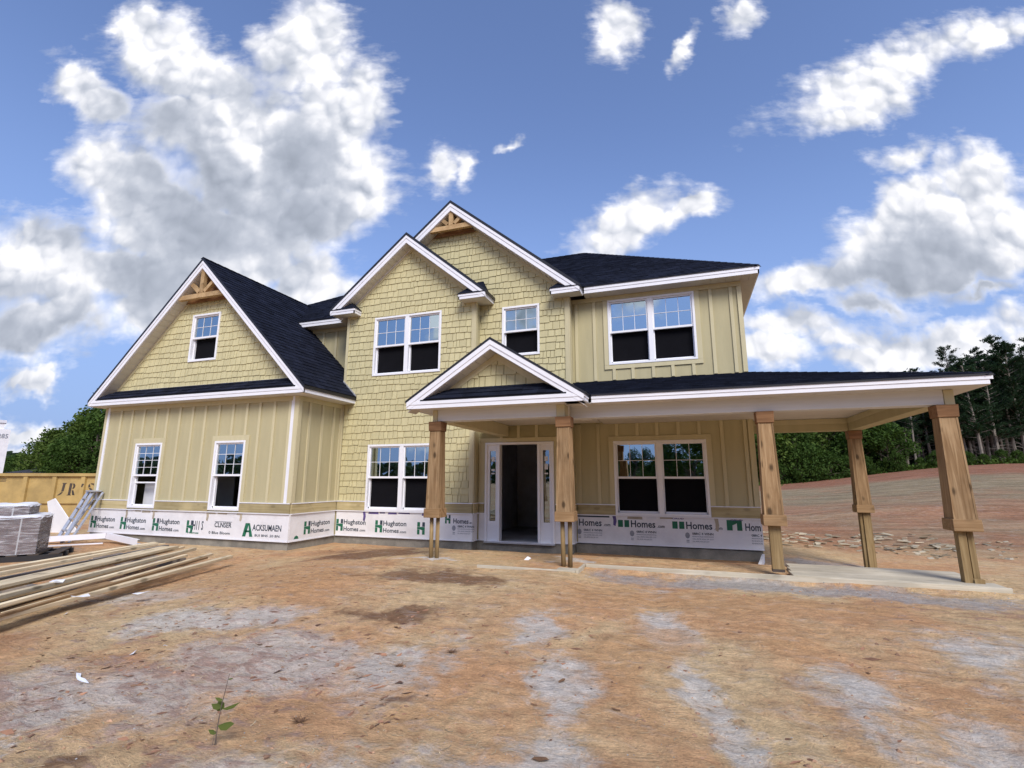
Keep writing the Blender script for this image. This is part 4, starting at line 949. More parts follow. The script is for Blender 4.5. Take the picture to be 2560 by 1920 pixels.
fb(-2.9, -1.478, 6.845, 6.885, -.08, .095, 'dusty form board along the front edge of the entry slab')
fb(-1.76, -1.48, 6.888, 7.10, .03, .088, 'small plywood offcut lying in the corner of the entry slab form')
mb = MB(); mb.hexa([(.86, 8.2, -.1), (.90, 8.2, -.1), (1.28, 10.6, -.2), (1.24, 10.6, -.2), (.86, 8.2, .02), (.90, 8.2, .02), (1.28, 10.6, -.06), (1.24, 10.6, -.06)])
solo(mb, 'trim_strip', 'sheet_white', 'white metal strip lying from the mid porch post back to the house corner', 'strip')

# lumber stack: ten boards, each its own thing
def board(p0, p1, w, h, z0, z1, label, mt='pine_board', roll=0):
    """board between two plan points, w wide, h thick, underside heights z0,z1; mesh runs along local X"""
    p0 = Vector((*p0, z0+h/2)); p1 = Vector((*p1, z1+h/2)); L = (p1-p0).length
    mb = MB(); mb.box(-L/2, L/2, -w/2, w/2, 0, h); nseg = 1
    me_ = mb.build('lumber_board', mt, None, center=False); d = (p1-p0).normalized()
    s_ = Vector((0, 0, 1)).cross(d).normalized(); u_ = d.cross(s_)
    M_ = Matrix(((d.x, s_.x, u_.x, 0), (d.y, s_.y, u_.y, 0), (d.z, s_.z, u_.z, 0), (0, 0, 0, 1))) @ Matrix.Rotation(R(roll), 4, 'X')
    M_.translation = (p0+p1)/2-u_*h/2
    me_.matrix_world = M_; bevel(me_, .003); tag(me_, label, 'board', 'boards in the lumber stack'); return me_
def sc_(q, z, z0=0.): f = (CAMZ-z)/(CAMZ-z0); return (q[0]*f, q[1]*f)
def ext(a, b, t_): return (a[0]+(b[0]-a[0])*t_, a[1]+(b[1]-a[1])*t_)
BD = [ # right end, left point (both where they would meet z=0 in sight), width, thickness, top height, label
 ((-7.52, 6.87), (-6.40, 3.24), .13, .045, .02, 'frontmost long pale stud of the lumber stack, alone on the ground', 'pine_board'),
 ((-8.05, 6.95), (-7.05, 4.55), .10, .04, .05, 'warped narrow board just behind the frontmost stud', 'pine_board'),
 ((-7.06, 4.66), (-6.72, 3.42), .14, .045, .05, 'short reddish board with torn splinters, ending against the front stud', 'cedar_band'),
 ((-8.15, 6.15), (-7.85, 5.55), .13, .04, .10, 'short grey weathered board end in the lumber stack', 'grey_board'),
 ((-7.9, 5.66), (-6.98, 3.50), .12, .045, .12, 'pale board ending halfway, beside the grey board end', 'pine_board'),
 ((-8.6, 6.60), (-7.2, 3.60), .09, .045, .06, 'dark grey board low in the middle of the lumber stack', 'grey_board'),
 ((-9.0, 7.38), (-7.55, 3.78), .10, .05, .16, 'long board whose end sticks out in front of the wide plank', 'pine_board'),
 ((-9.65, 7.38), (-8.35, 4.12), .30, .042, .19, 'wide pale plank with knots lying face up on the stack', 'pine_board'),
 ((-10.35, 7.62), (-9.35, 4.60), .13, .045, .20, 'narrow board directly behind the wide knotty plank', 'pine_board'),
 ((-10.55, 7.74), (-9.85, 4.88), .12, .045, .16, 'rearmost long board of the lumber stack', 'pine_board'),
 ((-10.2, 7.66), (-9.55, 4.70), .10, .035, .10, 'thin board tucked under the rear boards of the stack', 'pine_board'),
 ((-8.35, 6.7), (-7.25, 4.1), .08, .038, .13, 'thin pale lath lying over the grey board end', 'pine_board'),
 ((-9.35, 7.42), (-8.0, 3.95), .08, .038, .12, 'slim board squeezed in front of the wide knotty plank', 'pine_board'),
 ((-7.75, 6.6), (-6.6, 3.6), .07, .03, .05, 'thin brown strip right behind the frontmost stud', 'cedar_band'),
 ((-8.75, 7.0), (-7.35, 3.7), .10, .04, .09, 'board lying below the long protruding board', 'pine_board'),
 ((-9.9, 7.5), (-8.75, 4.3), .14, .045, .10, 'hidden board carrying the wide knotty plank', 'grey_board'),
]
for a, b_, w, h, zt, lab, mt in BD:
    zt *= .85
    a2, b2 = sc_(a, zt), sc_(b_, zt); b3 = ext(a2, b2, 1.5)
    ga, gb = max(gz(*a2), -.2), gz(*b3)
    board(a2, b3, w*(.72 if w < .2 else 1), h*.9, zt-h, zt-h-.02, lab, mt, roll=uni(-4, 4))
for q, lab in (((-8.9, 6.5), 'bearer block under the right end of the lumber stack'), ((-7.9, 4.3), 'bearer block under the near end of the lumber stack')):
    mb = MB(); mb.hexa([(q[0]-1.0, q[1]-.32, -.22), (q[0]+.75, q[1]-.05, -.22), (q[0]+.75, q[1]+.05, -.22), (q[0]-1.0, q[1]-.22, -.22), (q[0]-1.0, q[1]-.32, .03), (q[0]+.75, q[1]-.05, -.03), (q[0]+.75, q[1]+.05, -.03), (q[0]-1.0, q[1]-.22, .03)]); solo(mb, 'bearer_block', 'grey_board', lab, 'timber', 'bearers under the lumber')
# bits lying on the boards
for i, (x, y, z, w_, l_, rt_, mt, lab) in enumerate([(-6.95, 4.0, .115, .05, .16, 20, 'sheet_white', 'white paper scrap on the middle boards of the lumber stack'), (-6.35, 3.9, .02, .07, .16, 65, 'sheet_white', 'crumpled white plastic beside the frontmost stud'), (-7.25, 4.45, .10, .04, .2, 60, 'scrap_wood', 'wood splinter lying on the short reddish board'), (-6.05, 4.35, -.02, .10, .14, 10, 'sheet_white', 'small white rag on the ground in front of the lumber')]):
    mb = MB(); c_, s__ = math.cos(R(rt_)), math.sin(R(rt_)); pts = []
    for a, b_ in ((-.5, -.5), (.1, -.62), (.5, -.4), (.42, .5), (-.2, .38), (-.5, .5)): pts.append((x+a*l_*c_-b_*w_*s__, y+a*l_*s__+b_*w_*c_, z+uni(.0, .03)))
    mb.prism(pts, (0, 0, -.004)); solo(mb, 'scrap', mt, lab, 'scrap')

# white bent trim on the ground by the garage
def lbar(p0, p1, w, h, lab):
    p0, p1 = Vector(p0), Vector(p1); d = (p1-p0).normalized(); n = Vector((0, 0, 1)).cross(d).normalized(); u_ = Vector((0, 0, 1)); mb = MB(); t_ = .008
    for a0, a1, b0, b1 in ((-w/2, w/2, 0, t_), (-w/2, -w/2+t_, t_, h), (-w/2+t_, -w/2+.05, h-t_, h)):
        mb.hexa([p0+n*a0+u_*b0, p1+n*a0+u_*b0, p1+n*a1+u_*b0, p0+n*a1+u_*b0, p0+n*a0+u_*b1, p1+n*a0+u_*b1, p1+n*a1+u_*b1, p0+n*a1+u_*b1])
    return solo(mb, 'fascia_trim', 'white_trim', lab, 'trim', 'white trim pieces on the ground')
lbar((-14.1, 7.45, -.14), (-12.75, 8.20, -.06), .16, .12, 'left leg of the white fascia trim lying by the ladder foot')
lbar((-12.70, 8.22, -.07), (-11.35, 8.0, -.14), .16, .13, 'right leg of the white fascia trim, under the left garage window')
lbar((-13.3, 6.95, -.15), (-12.4, 7.9, -.14), .05, .025, 'thin white trim strip in front of the bent fascia trim')
def sail(P, lab):
    mb = MB(); mb.prism(P, (.01, .02, 0)); return solo(mb, 'foam_sheet', 'sheet_white', lab, 'sheet', 'white sheet offcuts by the dumpster')
sail([(-16.6, 9.2, -.2), (-15.75, 9.35, -.15), (-16.5, 9.1, .75), (-16.7, 9.05, .66)], 'white pointed sheet offcut standing beside the brick pallet')
sail([(-16.9, 11.0, -.2), (-16.4, 11.2, -.1), (-16.3, 11.2, .85), (-17.0, 11.0, .9)], 'white sheet offcut seen behind the ladder rungs')
sail([(-15.6, 10.5, -.18), (-14.5, 10.9, -.18), (-14.4, 10.7, -.10), (-15.6, 10.3, -.05)], 'flat white sheet lying behind the ladder by the garage corner')

# step ladder leaning on the garage corner
lad = thing('step_ladder', 'grey aluminium step ladder leaning against the left corner of the garage', 'ladder', (-13.8, 8.0, -.17))
Rf, Rt = Vector((-13.62, 7.80, -.165)), Vector((-13.90, 8.45, .97)); S0, S1 = Vector((-.50, .16, 0)), Vector((-.33, .10, 0))
for o in (Vector((0, 0, 0)), 1): 
    a, b_ = (Rf, Rt) if o != 1 else (Rf+S0, Rt+S1)
    mb = MB(); mb.beam(a, b_, .03, .085, (.8, .3, .2)); mb.build('rail', 'aluminium', lad)
Of, Ot = Vector((.07, .10, 0)), Vector((.16, .13, -.02))
for o in (0, 1):
    a, b_ = (Rf+Of, Rt+Ot) if not o else (Rf+S0+Of, Rt+S1+Ot)
    mb = MB(); mb.beam(a, b_, .025, .055, (.8, .3, .2)); mb.build('rear_rail', 'aluminium', lad)
for f in (.22, .44, .66, .85):
    a = Rf.lerp(Rt, f); b_ = (Rf+S0).lerp(Rt+S1, f); mb = MB(); mb.beam(a, b_, .085, .025); mb.build('step', 'aluminium', lad)
for f in (.3, .62):
    a = (Rf+Of).lerp(Rt+Ot, f); b_ = (Rf+S0+Of).lerp(Rt+S1+Ot, f+.02); mb = MB(); mb.beam(a, b_, .02, .02); mb.build('brace', 'aluminium', lad)
mb = MB(); a = Rt+Vector((.02, -.03, .01)); b_ = Rt+S1+Vector((-.03, -.01, .01)); mb.beam(a+Vector((.07, .05, 0)), b_+Vector((.07, .05, 0)), .25, .035); o = mb.build('top_cap', 'aluminium', lad); bevel(o, .01)

# pallet with shrink-wrapped bricks
UX, UY = Vector((.63, .777, 0)), Vector((-.777, .63, 0))
C0 = Vector((-10.98, 6.32, 0))       # right front corner of the pallet
zp = gz(-11.3, 6.1)-.02
pal = thing('pallet', 'dark timber pallet under the wrapped bricks at the left edge', 'pallet', (C0.x-.9, C0.y-.4, zp))
def ob(mb, o, u0, u1, v0, v1, z0, z1): mb.hexa([o+UX*u0+UY*v0+Vector((0, 0, z0)), o+UX*u1+UY*v0+Vector((0, 0, z0)), o+UX*u1+UY*v1+Vector((0, 0, z0)), o+UX*u0+UY*v1+Vector((0, 0, z0)), o+UX*u0+UY*v0+Vector((0, 0, z1)), o+UX*u1+UY*v0+Vector((0, 0, z1)), o+UX*u1+UY*v1+Vector((0, 0, z1)), o+UX*u0+UY*v1+Vector((0, 0, z1))])
for i in range(7): mb = MB(); ob(mb, C0, -1.9+i*.285, -1.9+i*.285+.15, 0, 1.1, zp+.115, zp+.135); mb.build('deck_board', 'rust_dark', pal)
for v in (0, .5, 1.0): mb = MB(); ob(mb, C0, -1.9, 0, v, v+.09, zp+.02, zp+.113); mb.build('stringer', 'black_plastic', pal)
def bricks(o, u0, u1, v0, v1, z0, rows, label, group='wrapped brick bundles'):
    c = o+UX*((u0+u1)/2)+UY*((v0+v1)/2)
    bun = thing('brick_bundle', label, 'bricks', (c.x, c.y, z0), group)
    bl, bh, bw = .205, .062, .10; nu = int((u1-u0)/(bl+.004)); nv = int((v1-v0)/(bw+.004)); z = z0
    me_ = None; inner = MB(); ob(inner, o, u0+.02, u0+nu*(bl+.004)-.02, v0+bw, v0+nv*(bw+.004)-.02, z0, z0+rows*(bh+.003)); inner.build('brick_core', 'brick_clay', bun)
    def one(p, ax_):
        nonlocal me_
        if me_ is None:
            mb = MB(); mb.box(-bl/2, bl/2, -bw/2, bw/2, -bh/2, bh/2); q = mb.build('brick', 'brick_clay', bun); me_ = q.data
        else: q = bpy.data.objects.new('brick', me_); COL.objects.link(q); q.parent = bun
        q.location = p-WP[bun.name]; q.rotation_euler = (0, 0, math.atan2(ax_.y, ax_.x)); WP[q.name] = p
    for r_ in range(rows):
        for i in range(nu): one(o+UX*(u0+(i+.5)*(bl+.004)+uni(-.002, .002))+UY*(v0+bw/2+uni(-.003, .003))+Vector((0, 0, z+bh/2)), UX)
        for i in range(1, nv, 2): one(o+UX*(u0+nu*(bl+.004)-bw/2)+UY*(v0+(i+.9)*(bw+.004))+Vector((0, 0, z+bh/2)), UY)
        z += bh+.003
    U1 = u0+nu*(bl+.004); V1 = v0+nv*(bw+.004)
    # straps and the torn shrink wrap
    for f in (.18, .5, .82): mb = MB(); ob(mb, o, u0+(U1-u0)*f, u0+(U1-u0)*f+.02, v0-.006, v0-.003, z0, z); mb.build('strap', 'strap', bun)
    mb = MB(); N_ = 26; K_ = 9
    path = [o+UX*(u0-.01)+UY*(v0-.014), o+UX*(U1+.012)+UY*(v0-.014), o+UX*(U1+.012)+UY*(V1+.01)]
    for s0, s1 in ((0, 1), (1, 2)):
        d = path[s1]-path[s0]; nrm = Vector((d.y, -d.x, 0)).normalized(); ids = []
        for j in range(K_+1):
            row = []
            for i in range(N_+1):
                f = i/N_; g = j/K_; p = path[s0]+d*f+Vector((0, 0, z0+(z-z0+.015)*g)); 
                p += nrm*(.012*noise.noise(Vector((f*9+s0*7, g*5+z0*3, 2)))+.006)*(1 if 0 < f < 1 else .2); row.append(mb.pt(p))
            ids.append(row)
        for j in range(K_):
            for i in range(N_): mb.face([ids[j][i], ids[j][i+1], ids[j+1][i+1], ids[j+1][i]])
    mb.build('shrink_wrap', 'shrink_wrap', bun, smooth=True)
    # crumpled sheet over the top
    mb = MB(); ids = []
    for j in range(9):
        row = []
        for i in range(23):
            f, g = i/22, j/8; h_ = .03+.035*noise.noise(Vector((f*6, g*4, z)))+(-.05 if i in (0, 22) or j == 0 else 0)
            row.append(mb.pt(o+UX*(u0-.02+(U1-u0+.04)*f)+UY*(v0-.02+(V1-v0+.04)*g)+Vector((0, 0, z+h_))))
        ids.append(row)
    for j in range(8):
        for i in range(22): mb.face([ids[j][i], ids[j][i+1], ids[j+1][i+1], ids[j+1][i]])
    mb.build('top_sheet', 'sheet_white', bun, smooth=True)
    return z
zt = bricks(C0, -1.85, -.30, .04, 1.05, zp+.138, 10, 'lower bundle of brown bricks in torn shrink wrap on the pallet')
bricks(C0+UY*.15, -1.85, -.52, .04, .85, zt+.005, 3, 'upper smaller bundle of wrapped bricks under a white sheet')

# yellow roll-off container
dd = Vector((.945, .327, 0)).normalized(); dn = Vector((.327, -.945, 0)).normalized(); O_ = Vector((-26.8, 11.05, 0))
dz0, dz1 = -.22, 1.46
dum = thing('dumpster', 'yellow roll-off dumpster lettered JR\'S beyond the garage corner', 'dumpster', (-22.5, 13.5, dz0))
TD = lambda u, d, z: tuple(O_+dd*u+dn*d+Vector((0, 0, z)))
LN = 12.6
mb = MB(TD); mb.box(0, LN, -.03, 0, dz0+.15, dz1-.08); mb.build('side_panel', 'dumpster_yellow', dum)
mb = MB(TD); mb.box(0, LN, -2.4, -2.37, dz0+.15, dz1-.08); mb.box(0, .03, -2.37, -.03, dz0+.15, dz1-.08); mb.box(LN-.03, LN, -2.37, -.03, dz0+.15, dz1-.08); mb.build('far_panel', 'dumpster_yellow', dum)
mb = MB(TD); mb.box(0, LN, -2.37, -.03, dz0+.12, dz0+.16); mb.build('bottom', 'rust_dark', dum)
mb = MB(TD); mb.box(-.03, LN+.03, -.06, .10, dz1-.09, dz1+.02); mb.box(-.03, LN+.03, -2.45, -2.33, dz1-.09, dz1+.02); mb.build('top_rail', 'dumpster_yellow', dum)
mb = MB(TD); mb.box(0, LN, .002, .07, dz0+.58, dz0+.64); mb.build('mid_rail', 'dumpster_yellow', dum)
mb = MB(TD); mb.box(0, LN, -.06, .08, dz0+.02, dz0+.15); mb.build('bottom_rail', 'dumpster_yellow', dum)
u = 1.02-1.10
RIB = 1.10
for i in range(1, 12): mb = MB(TD); mb.hexa([(u-.09+i*RIB, .002, dz0+.152), (u+.09+i*RIB, .002, dz0+.152), (u+.075+i*RIB, .072, dz0+.152), (u-.075+i*RIB, .072, dz0+.152), (u-.09+i*RIB, .002, dz1-.092), (u+.09+i*RIB, .002, dz1-.092), (u+.075+i*RIB, .072, dz1-.092), (u-.075+i*RIB, .072, dz1-.092)]); mb.build('rib', 'dumpster_yellow', dum)
for i in (1.5, 6, 11): mb = MB(TD); mb.box(i-.08, i+.08, -.12, .04, dz0, dz0+.14); mb.build('roller', 'rust_dark', dum)
def stencil(u, z, h, ch):
    X = lambda a: u+a*h; Z = lambda b_: z+b_*h
    sh = {'J': [[(.30, .28), (.50, .34), (.58, .94), (.36, .94)], [(.30, .99), (.66, .99), (.66, .93), (.30, .93)], [(.0, .0), (.16, .0), (.34, .10), (.48, .30), (.29, .24), (.14, .10)]],
          'R': [[(.08, .0), (.30, .0), (.34, .98), (.12, .98)], [(.38, .48), (.50, .54), (.60, .66), (.60, .84), (.50, .96), (.38, .98), (.40, .86), (.44, .76), (.40, .62)], [(.36, .42), (.50, .42), (.66, .02), (.46, .02), (.40, .22)], [(.0, .0), (.36, .0), (.36, .05), (.0, .05)]],
          "'": [[(.06, .72), (.16, .68), (.30, .98), (.10, 1.0)]],
          'S': [[(.52, .98), (.56, .78), (.44, .86), (.30, .90), (.22, .98)], [(.18, .95), (.08, .82), (.10, .64), (.28, .66), (.24, .80)], [(.12, .60), (.34, .60), (.58, .34), (.50, .12), (.36, .36)], [(.02, .26), (.10, .26), (.20, .12), (.34, .08), (.44, .06), (.34, -.01), (.04, .0)]]}
    return [[(X(a), Z(b_)) for a, b_ in q] for q in sh[ch]]

for ch, u_, h, d_ in (('J', 4.46, .47, .003), ('R', 4.83, .46, .003), ("'", 5.36, .44, .075), ('S', 5.56, .46, .003)):
    z_ = .655; mb = MB(TD)
    for q in stencil(u_, z_, h, ch): mb.face([mb.pt((a, d_, b_)) for a, b_ in q])
    mb.build('lettering', 'rust_dark', dum)
mb = MB(TD)
for j in range(3):
    x = 2.16
    while x < 2.42: w_ = uni(.02, .05); mb.box(x, x+w_, .002, .004, 1.16+j*.05, 1.19+j*.05); x += w_+.015
mb.build('lettering', 'rust_dark', dum)

# ------------------------------------------------------------------ neighbours
nb = thing('neighbour_house', 'white housewrapped corner of a neighbouring house under construction at the left edge', 'house', (-61, 26.5, -.2))
def nT(u, d, z): o = Vector((-56.75, 27.1, 0)); return tuple(o+Vector((.40, .9165, 0))*u+Vector((.9165, -.40, 0))*d+Vector((0, 0, z)))
mb = MB(nT); mb.box(-9, -.0, -8, 0, -.3, 5.55); mb.build('wall', 'housewrap', nb)
mb = MB(nT); mb.box(-2.6, -.45, -1.4, -.2, 5.56, 6.1); mb.build('chimney', 'housewrap', nb)
mb = MB(nT); mb.box(-2.7, -.35, -1.5, -.1, 6.11, 6.35); mb.build('chimney_cap', 'wall_far', nb)
mb = MB(nT); mb.hexa([(-9.3, -8.3, 5.56), (-3, -8.3, 5.56), (-3, -2, 5.56), (-9.3, -2, 5.56), (-8, -6, 6.6), (-5, -6, 6.6), (-5, -4, 6.6), (-8, -4, 6.6)]); mb.build('roof', 'roof_far', nb)
for u0, z0 in ((-1.6, 1.0), (-4.6, 1.0), (-4.6, 3.8)): mb = MB(nT); mb.box(u0, u0+.9, .001, .02, z0, z0+1.3); mb.build('window', 'interior_unlit', nb)
ink(nT, nb, '285', -.75, -.1, 4.75, 5.15, 'grey_ink', d=.02)
fh = thing('far_house', 'low dark-roofed house far behind the dumpster', 'house', (-70, 40, 0))
def fT(u, d, z): o = Vector((-74, 36.0, 0)); return tuple(o+Vector((.945, .327, 0))*u+Vector((.327, -.945, 0))*d+Vector((0, 0, z)))
mb = MB(fT); mb.box(0, 12.5, -8, 0, -.3, 1.9); mb.build('wall', 'wall_far', fh)
mb = MB(fT); i = [mb.pt(q) for q in ((-.4, .4, 1.9), (12.9, .4, 1.9), (12.9, -8.4, 1.9), (-.4, -8.4, 1.9), (3.5, -4, 3.0), (9.0, -4, 3.0))]
for f in ((0, 1, 5, 4), (1, 2, 5), (2, 3, 4, 5), (3, 0, 4), (0, 3, 2, 1)): mb.face([i[j] for j in f])
mb.build('roof', 'roof_far', fh)
for u0 in (2, 5.5, 9): mb = MB(fT); mb.box(u0, u0+1, .001, .03, .6, 1.6); mb.build('window', 'interior_unlit', fh)

# ------------------------------------------------------------------ trees
def leafquad(mb, c, s_, d=None):
    a = Vector((uni(-1, 1), uni(-1, 1), uni(-1, 1))).normalized(); b_ = (d or a.orthogonal()); b_ = (b_-a*b_.dot(a)); b_ = b_.normalized() if b_.length > .01 else a.orthogonal().normalized()
    cc = a.cross(b_); l, w = s_, s_*.55
    mb.face([mb.pt(c-b_*l), mb.pt(c+cc*w), mb.pt(c+b_*l), mb.pt(c-cc*w)])
def needle(mb, c, s_, d):
    d = d.normalized(); a = d.cross(Vector((uni(-1, 1), uni(-1, 1), uni(-1, 1)))).normalized()*s_*.17
    mb.face([mb.pt(c-a), mb.pt(c+d*s_+a*.2), mb.pt(c+a)])
def limb(mb, pts, r0, r1, n=6):
    for i in range(len(pts)-1):
        f0, f1 = i/(len(pts)-1), (i+1)/(len(pts)-1); mb.tube(pts[i], pts[i+1], r0+(r1-r0)*f0, r0+(r1-r0)*f1, n, cap=False)
def make_broad(h, spread, nl=5200, ls=.17, low=.12, trunk=.2):
    """returns (trunk MB, crown MB) round the origin"""
    tm, cm = MB(), MB(); cm.used = True
    top = Vector((uni(-.3, .3), uni(-.3, .3), h*.8)); limb(tm, [Vector((0, 0, -.3)), Vector((uni(-.1, .1), uni(-.1, .1), h*.3)), top*.6+Vector((uni(-.2, .2), 0, 0)), top], trunk, .04)
    lobes = []
    for i in range(34):
        f = low+(1-low)*rnd()**.8; z = h*f; r_ = spread*math.sin(math.pi*min(1, max(.08, (f-low*.4)/(1.05-low*.4)))**.75)*uni(.45, 1.0)
        a = uni(0, 6.283); lobes.append((Vector((math.cos(a)*r_, math.sin(a)*r_, z)), spread*uni(.22, .42)))
    for c, r_ in lobes:
        s0 = Vector((c.x*.1, c.y*.1, max(.2*h, c.z*.75))); limb(tm, [s0, s0.lerp(c, .6)+Vector((0, 0, .1*h*rnd())), c], .06, .015, 4)
    for i in range(nl):
        c, r_ = random.choice(lobes); d = Vector((random.gauss(0, 1), random.gauss(0, 1), random.gauss(0, .8))).normalized(); rr = r_*(uni(.55, 1.08) if rnd() < .85 else uni(.1, 1.3))
        p_ = c+d*rr; cm.tone = min(1, max(0, .35+.35*noise.noise(p_*.9)+uni(-.2, .3))); leafquad(cm, p_, ls*uni(.6, 1.3))
    return tm, cm
def make_pine(h, nb_=60, low=.30, dens=1., dead=True, spread=.17):
    tm, cm = MB(), MB(); cm.used = True
    lean = Vector((uni(-.04, .04), uni(-.04, .04), 1)); P = lambda z: Vector((lean.x*z+.06*math.sin(z*.7), lean.y*z, z))
    limb(tm, [P(-.3)]+[P(h*i/7) for i in range(8)], .12+.006*h, .02, 7)
    for i in range(nb_):
        f = low+(1-low)*(i+rnd())/nb_; z = h*f; L = h*spread*(1.15-f)**.75*uni(.6, 1.25)+.12; a = uni(0, 6.283); up = .15+.75*f
        o = P(z); d = Vector((math.cos(a), math.sin(a), up*.6)).normalized(); e = o+d*L+Vector((0, 0, .12*L)); limb(tm, [o, o.lerp(e, .55)+Vector((0, 0, -.03)), e], .028, .008, 4)
        for j in range(int(9*dens*(.6+L))):
            g = uni(.25, 1.05); q = o.lerp(e, g)+Vector((random.gauss(0, .10), random.gauss(0, .10), random.gauss(.04, .07)))
            tn = min(1, max(0, .35+.4*noise.noise(q*.8+Vector((h, 0, 0)))+uni(-.15, .25)))
            for k_ in range(11): cm.tone = tn; needle(cm, q+Vector((random.gauss(0, .06), random.gauss(0, .06), random.gauss(0, .05))), uni(.12, .22), d*.6+Vector((uni(-1, 1), uni(-1, 1), uni(-.2, 1))))
    if dead:
        for i in range(16):
            z = h*uni(.1, low+.05); a = uni(0, 6.283); L = uni(.5, 1.5); o = P(z); e = o+Vector((math.cos(a)*L, math.sin(a)*L, uni(-.1, .5))); limb(tm, [o, e], .018, .006, 3)
    return tm, cm
PROTO = {}
def proto(key, fn, leafmat, barkmat):
    if key not in PROTO:
        tm, cm = fn()
        def me_(mb, nm, mt):
            m_ = bpy.data.meshes.new(nm); m_.from_pydata(mb.v, [], mb.f); m_.materials.append(MAT[mt])
            if mb.used: m_.attributes.new('tone', 'FLOAT', 'FACE').data.foreach_set('value', mb.tn)
            m_.update(); return m_
        PROTO[key] = (me_(tm, 'trunk', barkmat), me_(cm, 'crown', leafmat))
    return PROTO[key]
def plant(key, fn, leafmat, barkmat, name, label, group, x, y, s_=1., z=None, sz=None, cat='tree'):
    tm, cm = proto(key, fn, leafmat, barkmat)
    r_ = thing(name, label, cat, (x, y, (gz(x, y) if z is None else z)-.1), group); r_.rotation_euler = (0, 0, uni(0, 6.283)); r_.scale = (s_, s_, sz or s_)
    for nm, me_ in (('trunk', tm), ('crown', cm)):
        o = bpy.data.objects.new(nm, me_); COL.objects.link(o); o.parent = r_
    return r_
def px(u, d, v=1197):     # point on the ground plan along the view column u at depth d
    q = FW*d+RT*((u-1280)/1237.156*d)-UP*((v-960)/1237.156*d); return q.x, q.y
PG = 'pines of the forest edge beyond the field'
def pine(u, d, h, label='dark green pine standing in the dense forest edge beyond the field', kind=None, mt='leaf_pine', bk='bark_pale'):
    kind = kind or random.choice((1, 2, 3)); x, y = px(u, d); H = {1: 11., 2: 9., 3: 12.}[kind]
    f = {1: lambda: make_pine(11, 62, .34), 2: lambda: make_pine(9, 60, .22, 1.15, spread=.22), 3: lambda: make_pine(12, 58, .42, .9, spread=.15)}[kind]
    return plant(('pine', kind), f, mt, bk, 'pine_tree', label, PG, x, y, h/H)
# the tall ones whose tips stand above the porch roof
pine(2339, 46, 9.4, 'leftmost small pine whose tip shows above the porch roof corner', 1); pine(2377, 47, 9.0, 'bushy pine tip second from the left above the porch roof corner', 2)
pine(2425, 45, 11.2, 'tallest open-branched pine rising above the porch roof corner', 3); pine(2484, 46, 11.0, 'pine with forked top, right of the tallest pine', 3)
pine(2552, 45, 11.8, 'full pine at the right edge of the picture', 1)
random.seed(5)
for u, d, h in ((2210, 45, 7.2), (2262, 48, 7.4), (2296, 44, 8.0), (2318, 49, 8.2), (2355, 50, 8.0), (2400, 48, 8.8), (2448, 50, 9.6), (2465, 43.5, 9.4), (2510, 44, 9.6), (2520, 50, 10.4), (2590, 46, 11.5), (2640, 45, 11.5), (2700, 47, 11), (2180, 50, 7.2), (2150, 47, 7.2), (2240, 52, 7.6), (2560, 52, 11.2), (2420, 54, 9.6), (2340, 55, 8.8), (2280, 56, 8.6), (2490, 55, 10.2), (2620, 54, 11.4), (2200, 56, 7.8), (2120, 54, 7.4), (2780, 48, 10.8), (2860, 47, 10.5), (2230, 44.5, 6.6), (2275, 45.5, 7.2), (2306, 47, 7.8), (2370, 45, 8.6), (2395, 44, 8.2), (2440, 46, 9.4), (2472, 48, 9.8), (2500, 46.5, 10.2), (2535, 47.5, 10.8), (2575, 44, 10.6), (2610, 48, 11.4), (2100, 47, 6.6), (2050, 50, 7.0), (1960, 52, 7.4), (2005, 48, 6.6)):
    pine(u, d, h)
BG = 'leafy trees at the foot of the forest edge'
def broad(u, d, h, label, group, kind, mt='leaf_broad', name='leafy_tree', s_=None):
    x, y = px(u, d)
    f = {1: lambda: make_broad(7, 2.8, 5200), 2: lambda: make_broad(8, 3.2, 5600, low=.2), 3: lambda: make_broad(4, 2.0, 3600, .14, low=.0, trunk=.09)}[kind]; H = {1: 7., 2: 8., 3: 4.}[kind]
    return plant(('broad', kind, mt), f, mt, 'bark', name, label, group, x, y, h/H)
L2 = 'bright leafy tree under the porch roof, at the foot of the forest edge'
for u, d, h, k_, mt, L2 in ((1930, 45, 6.5, 1, 'leaf_bright', 'bright leafy tree half behind the middle porch post'), (1985, 44, 6.2, 2, 'leaf_broad', 'green leafy tree just right of the middle porch post'), (2035, 47, 6.6, 1, 'leaf_bright', 'bright leafy tree midway between the middle and the back porch post'), (2080, 46, 6.0, 2, 'leaf_broad', 'green leafy tree just left of the back porch post'), (1900, 50, 7, 2, 'leaf_broad', 'dark leafy tree behind the middle porch post'), (2010, 53, 7.4, 2, 'leaf_broad', 'taller dark leafy tree behind the bright ones under the porch beam'), (2110, 50, 7, 1, 'leaf_broad', 'dark leafy tree behind the back porch post'), (1860, 46, 6.5, 1, 'leaf_broad', 'dark leafy tree hidden behind the right house corner'), (2160, 44, 5.4, 1, 'leaf_broad', 'dark leafy tree just right of the back porch post'), (2230, 43, 4.6, 1, 'leaf_broad', 'low dark leafy tree midway between the back and the corner porch post'), (1820, 50, 6.6, 2, 'leaf_broad', 'dark leafy tree hidden behind the street wall')):
    broad(u, d, h, L2, BG, k_, mt)
SG = 'low shrubs along the forest edge'
for i, u in enumerate(range(1950, 2660, 44)):
    broad(u+uni(-12, 12), 42.4+uni(-.6, .8), uni(.8, 1.7) if u > 2140 else uni(1.5, 3.2), 'low green shrub at the foot of the forest edge', SG, 3, 'leaf_broad', 'shrub')
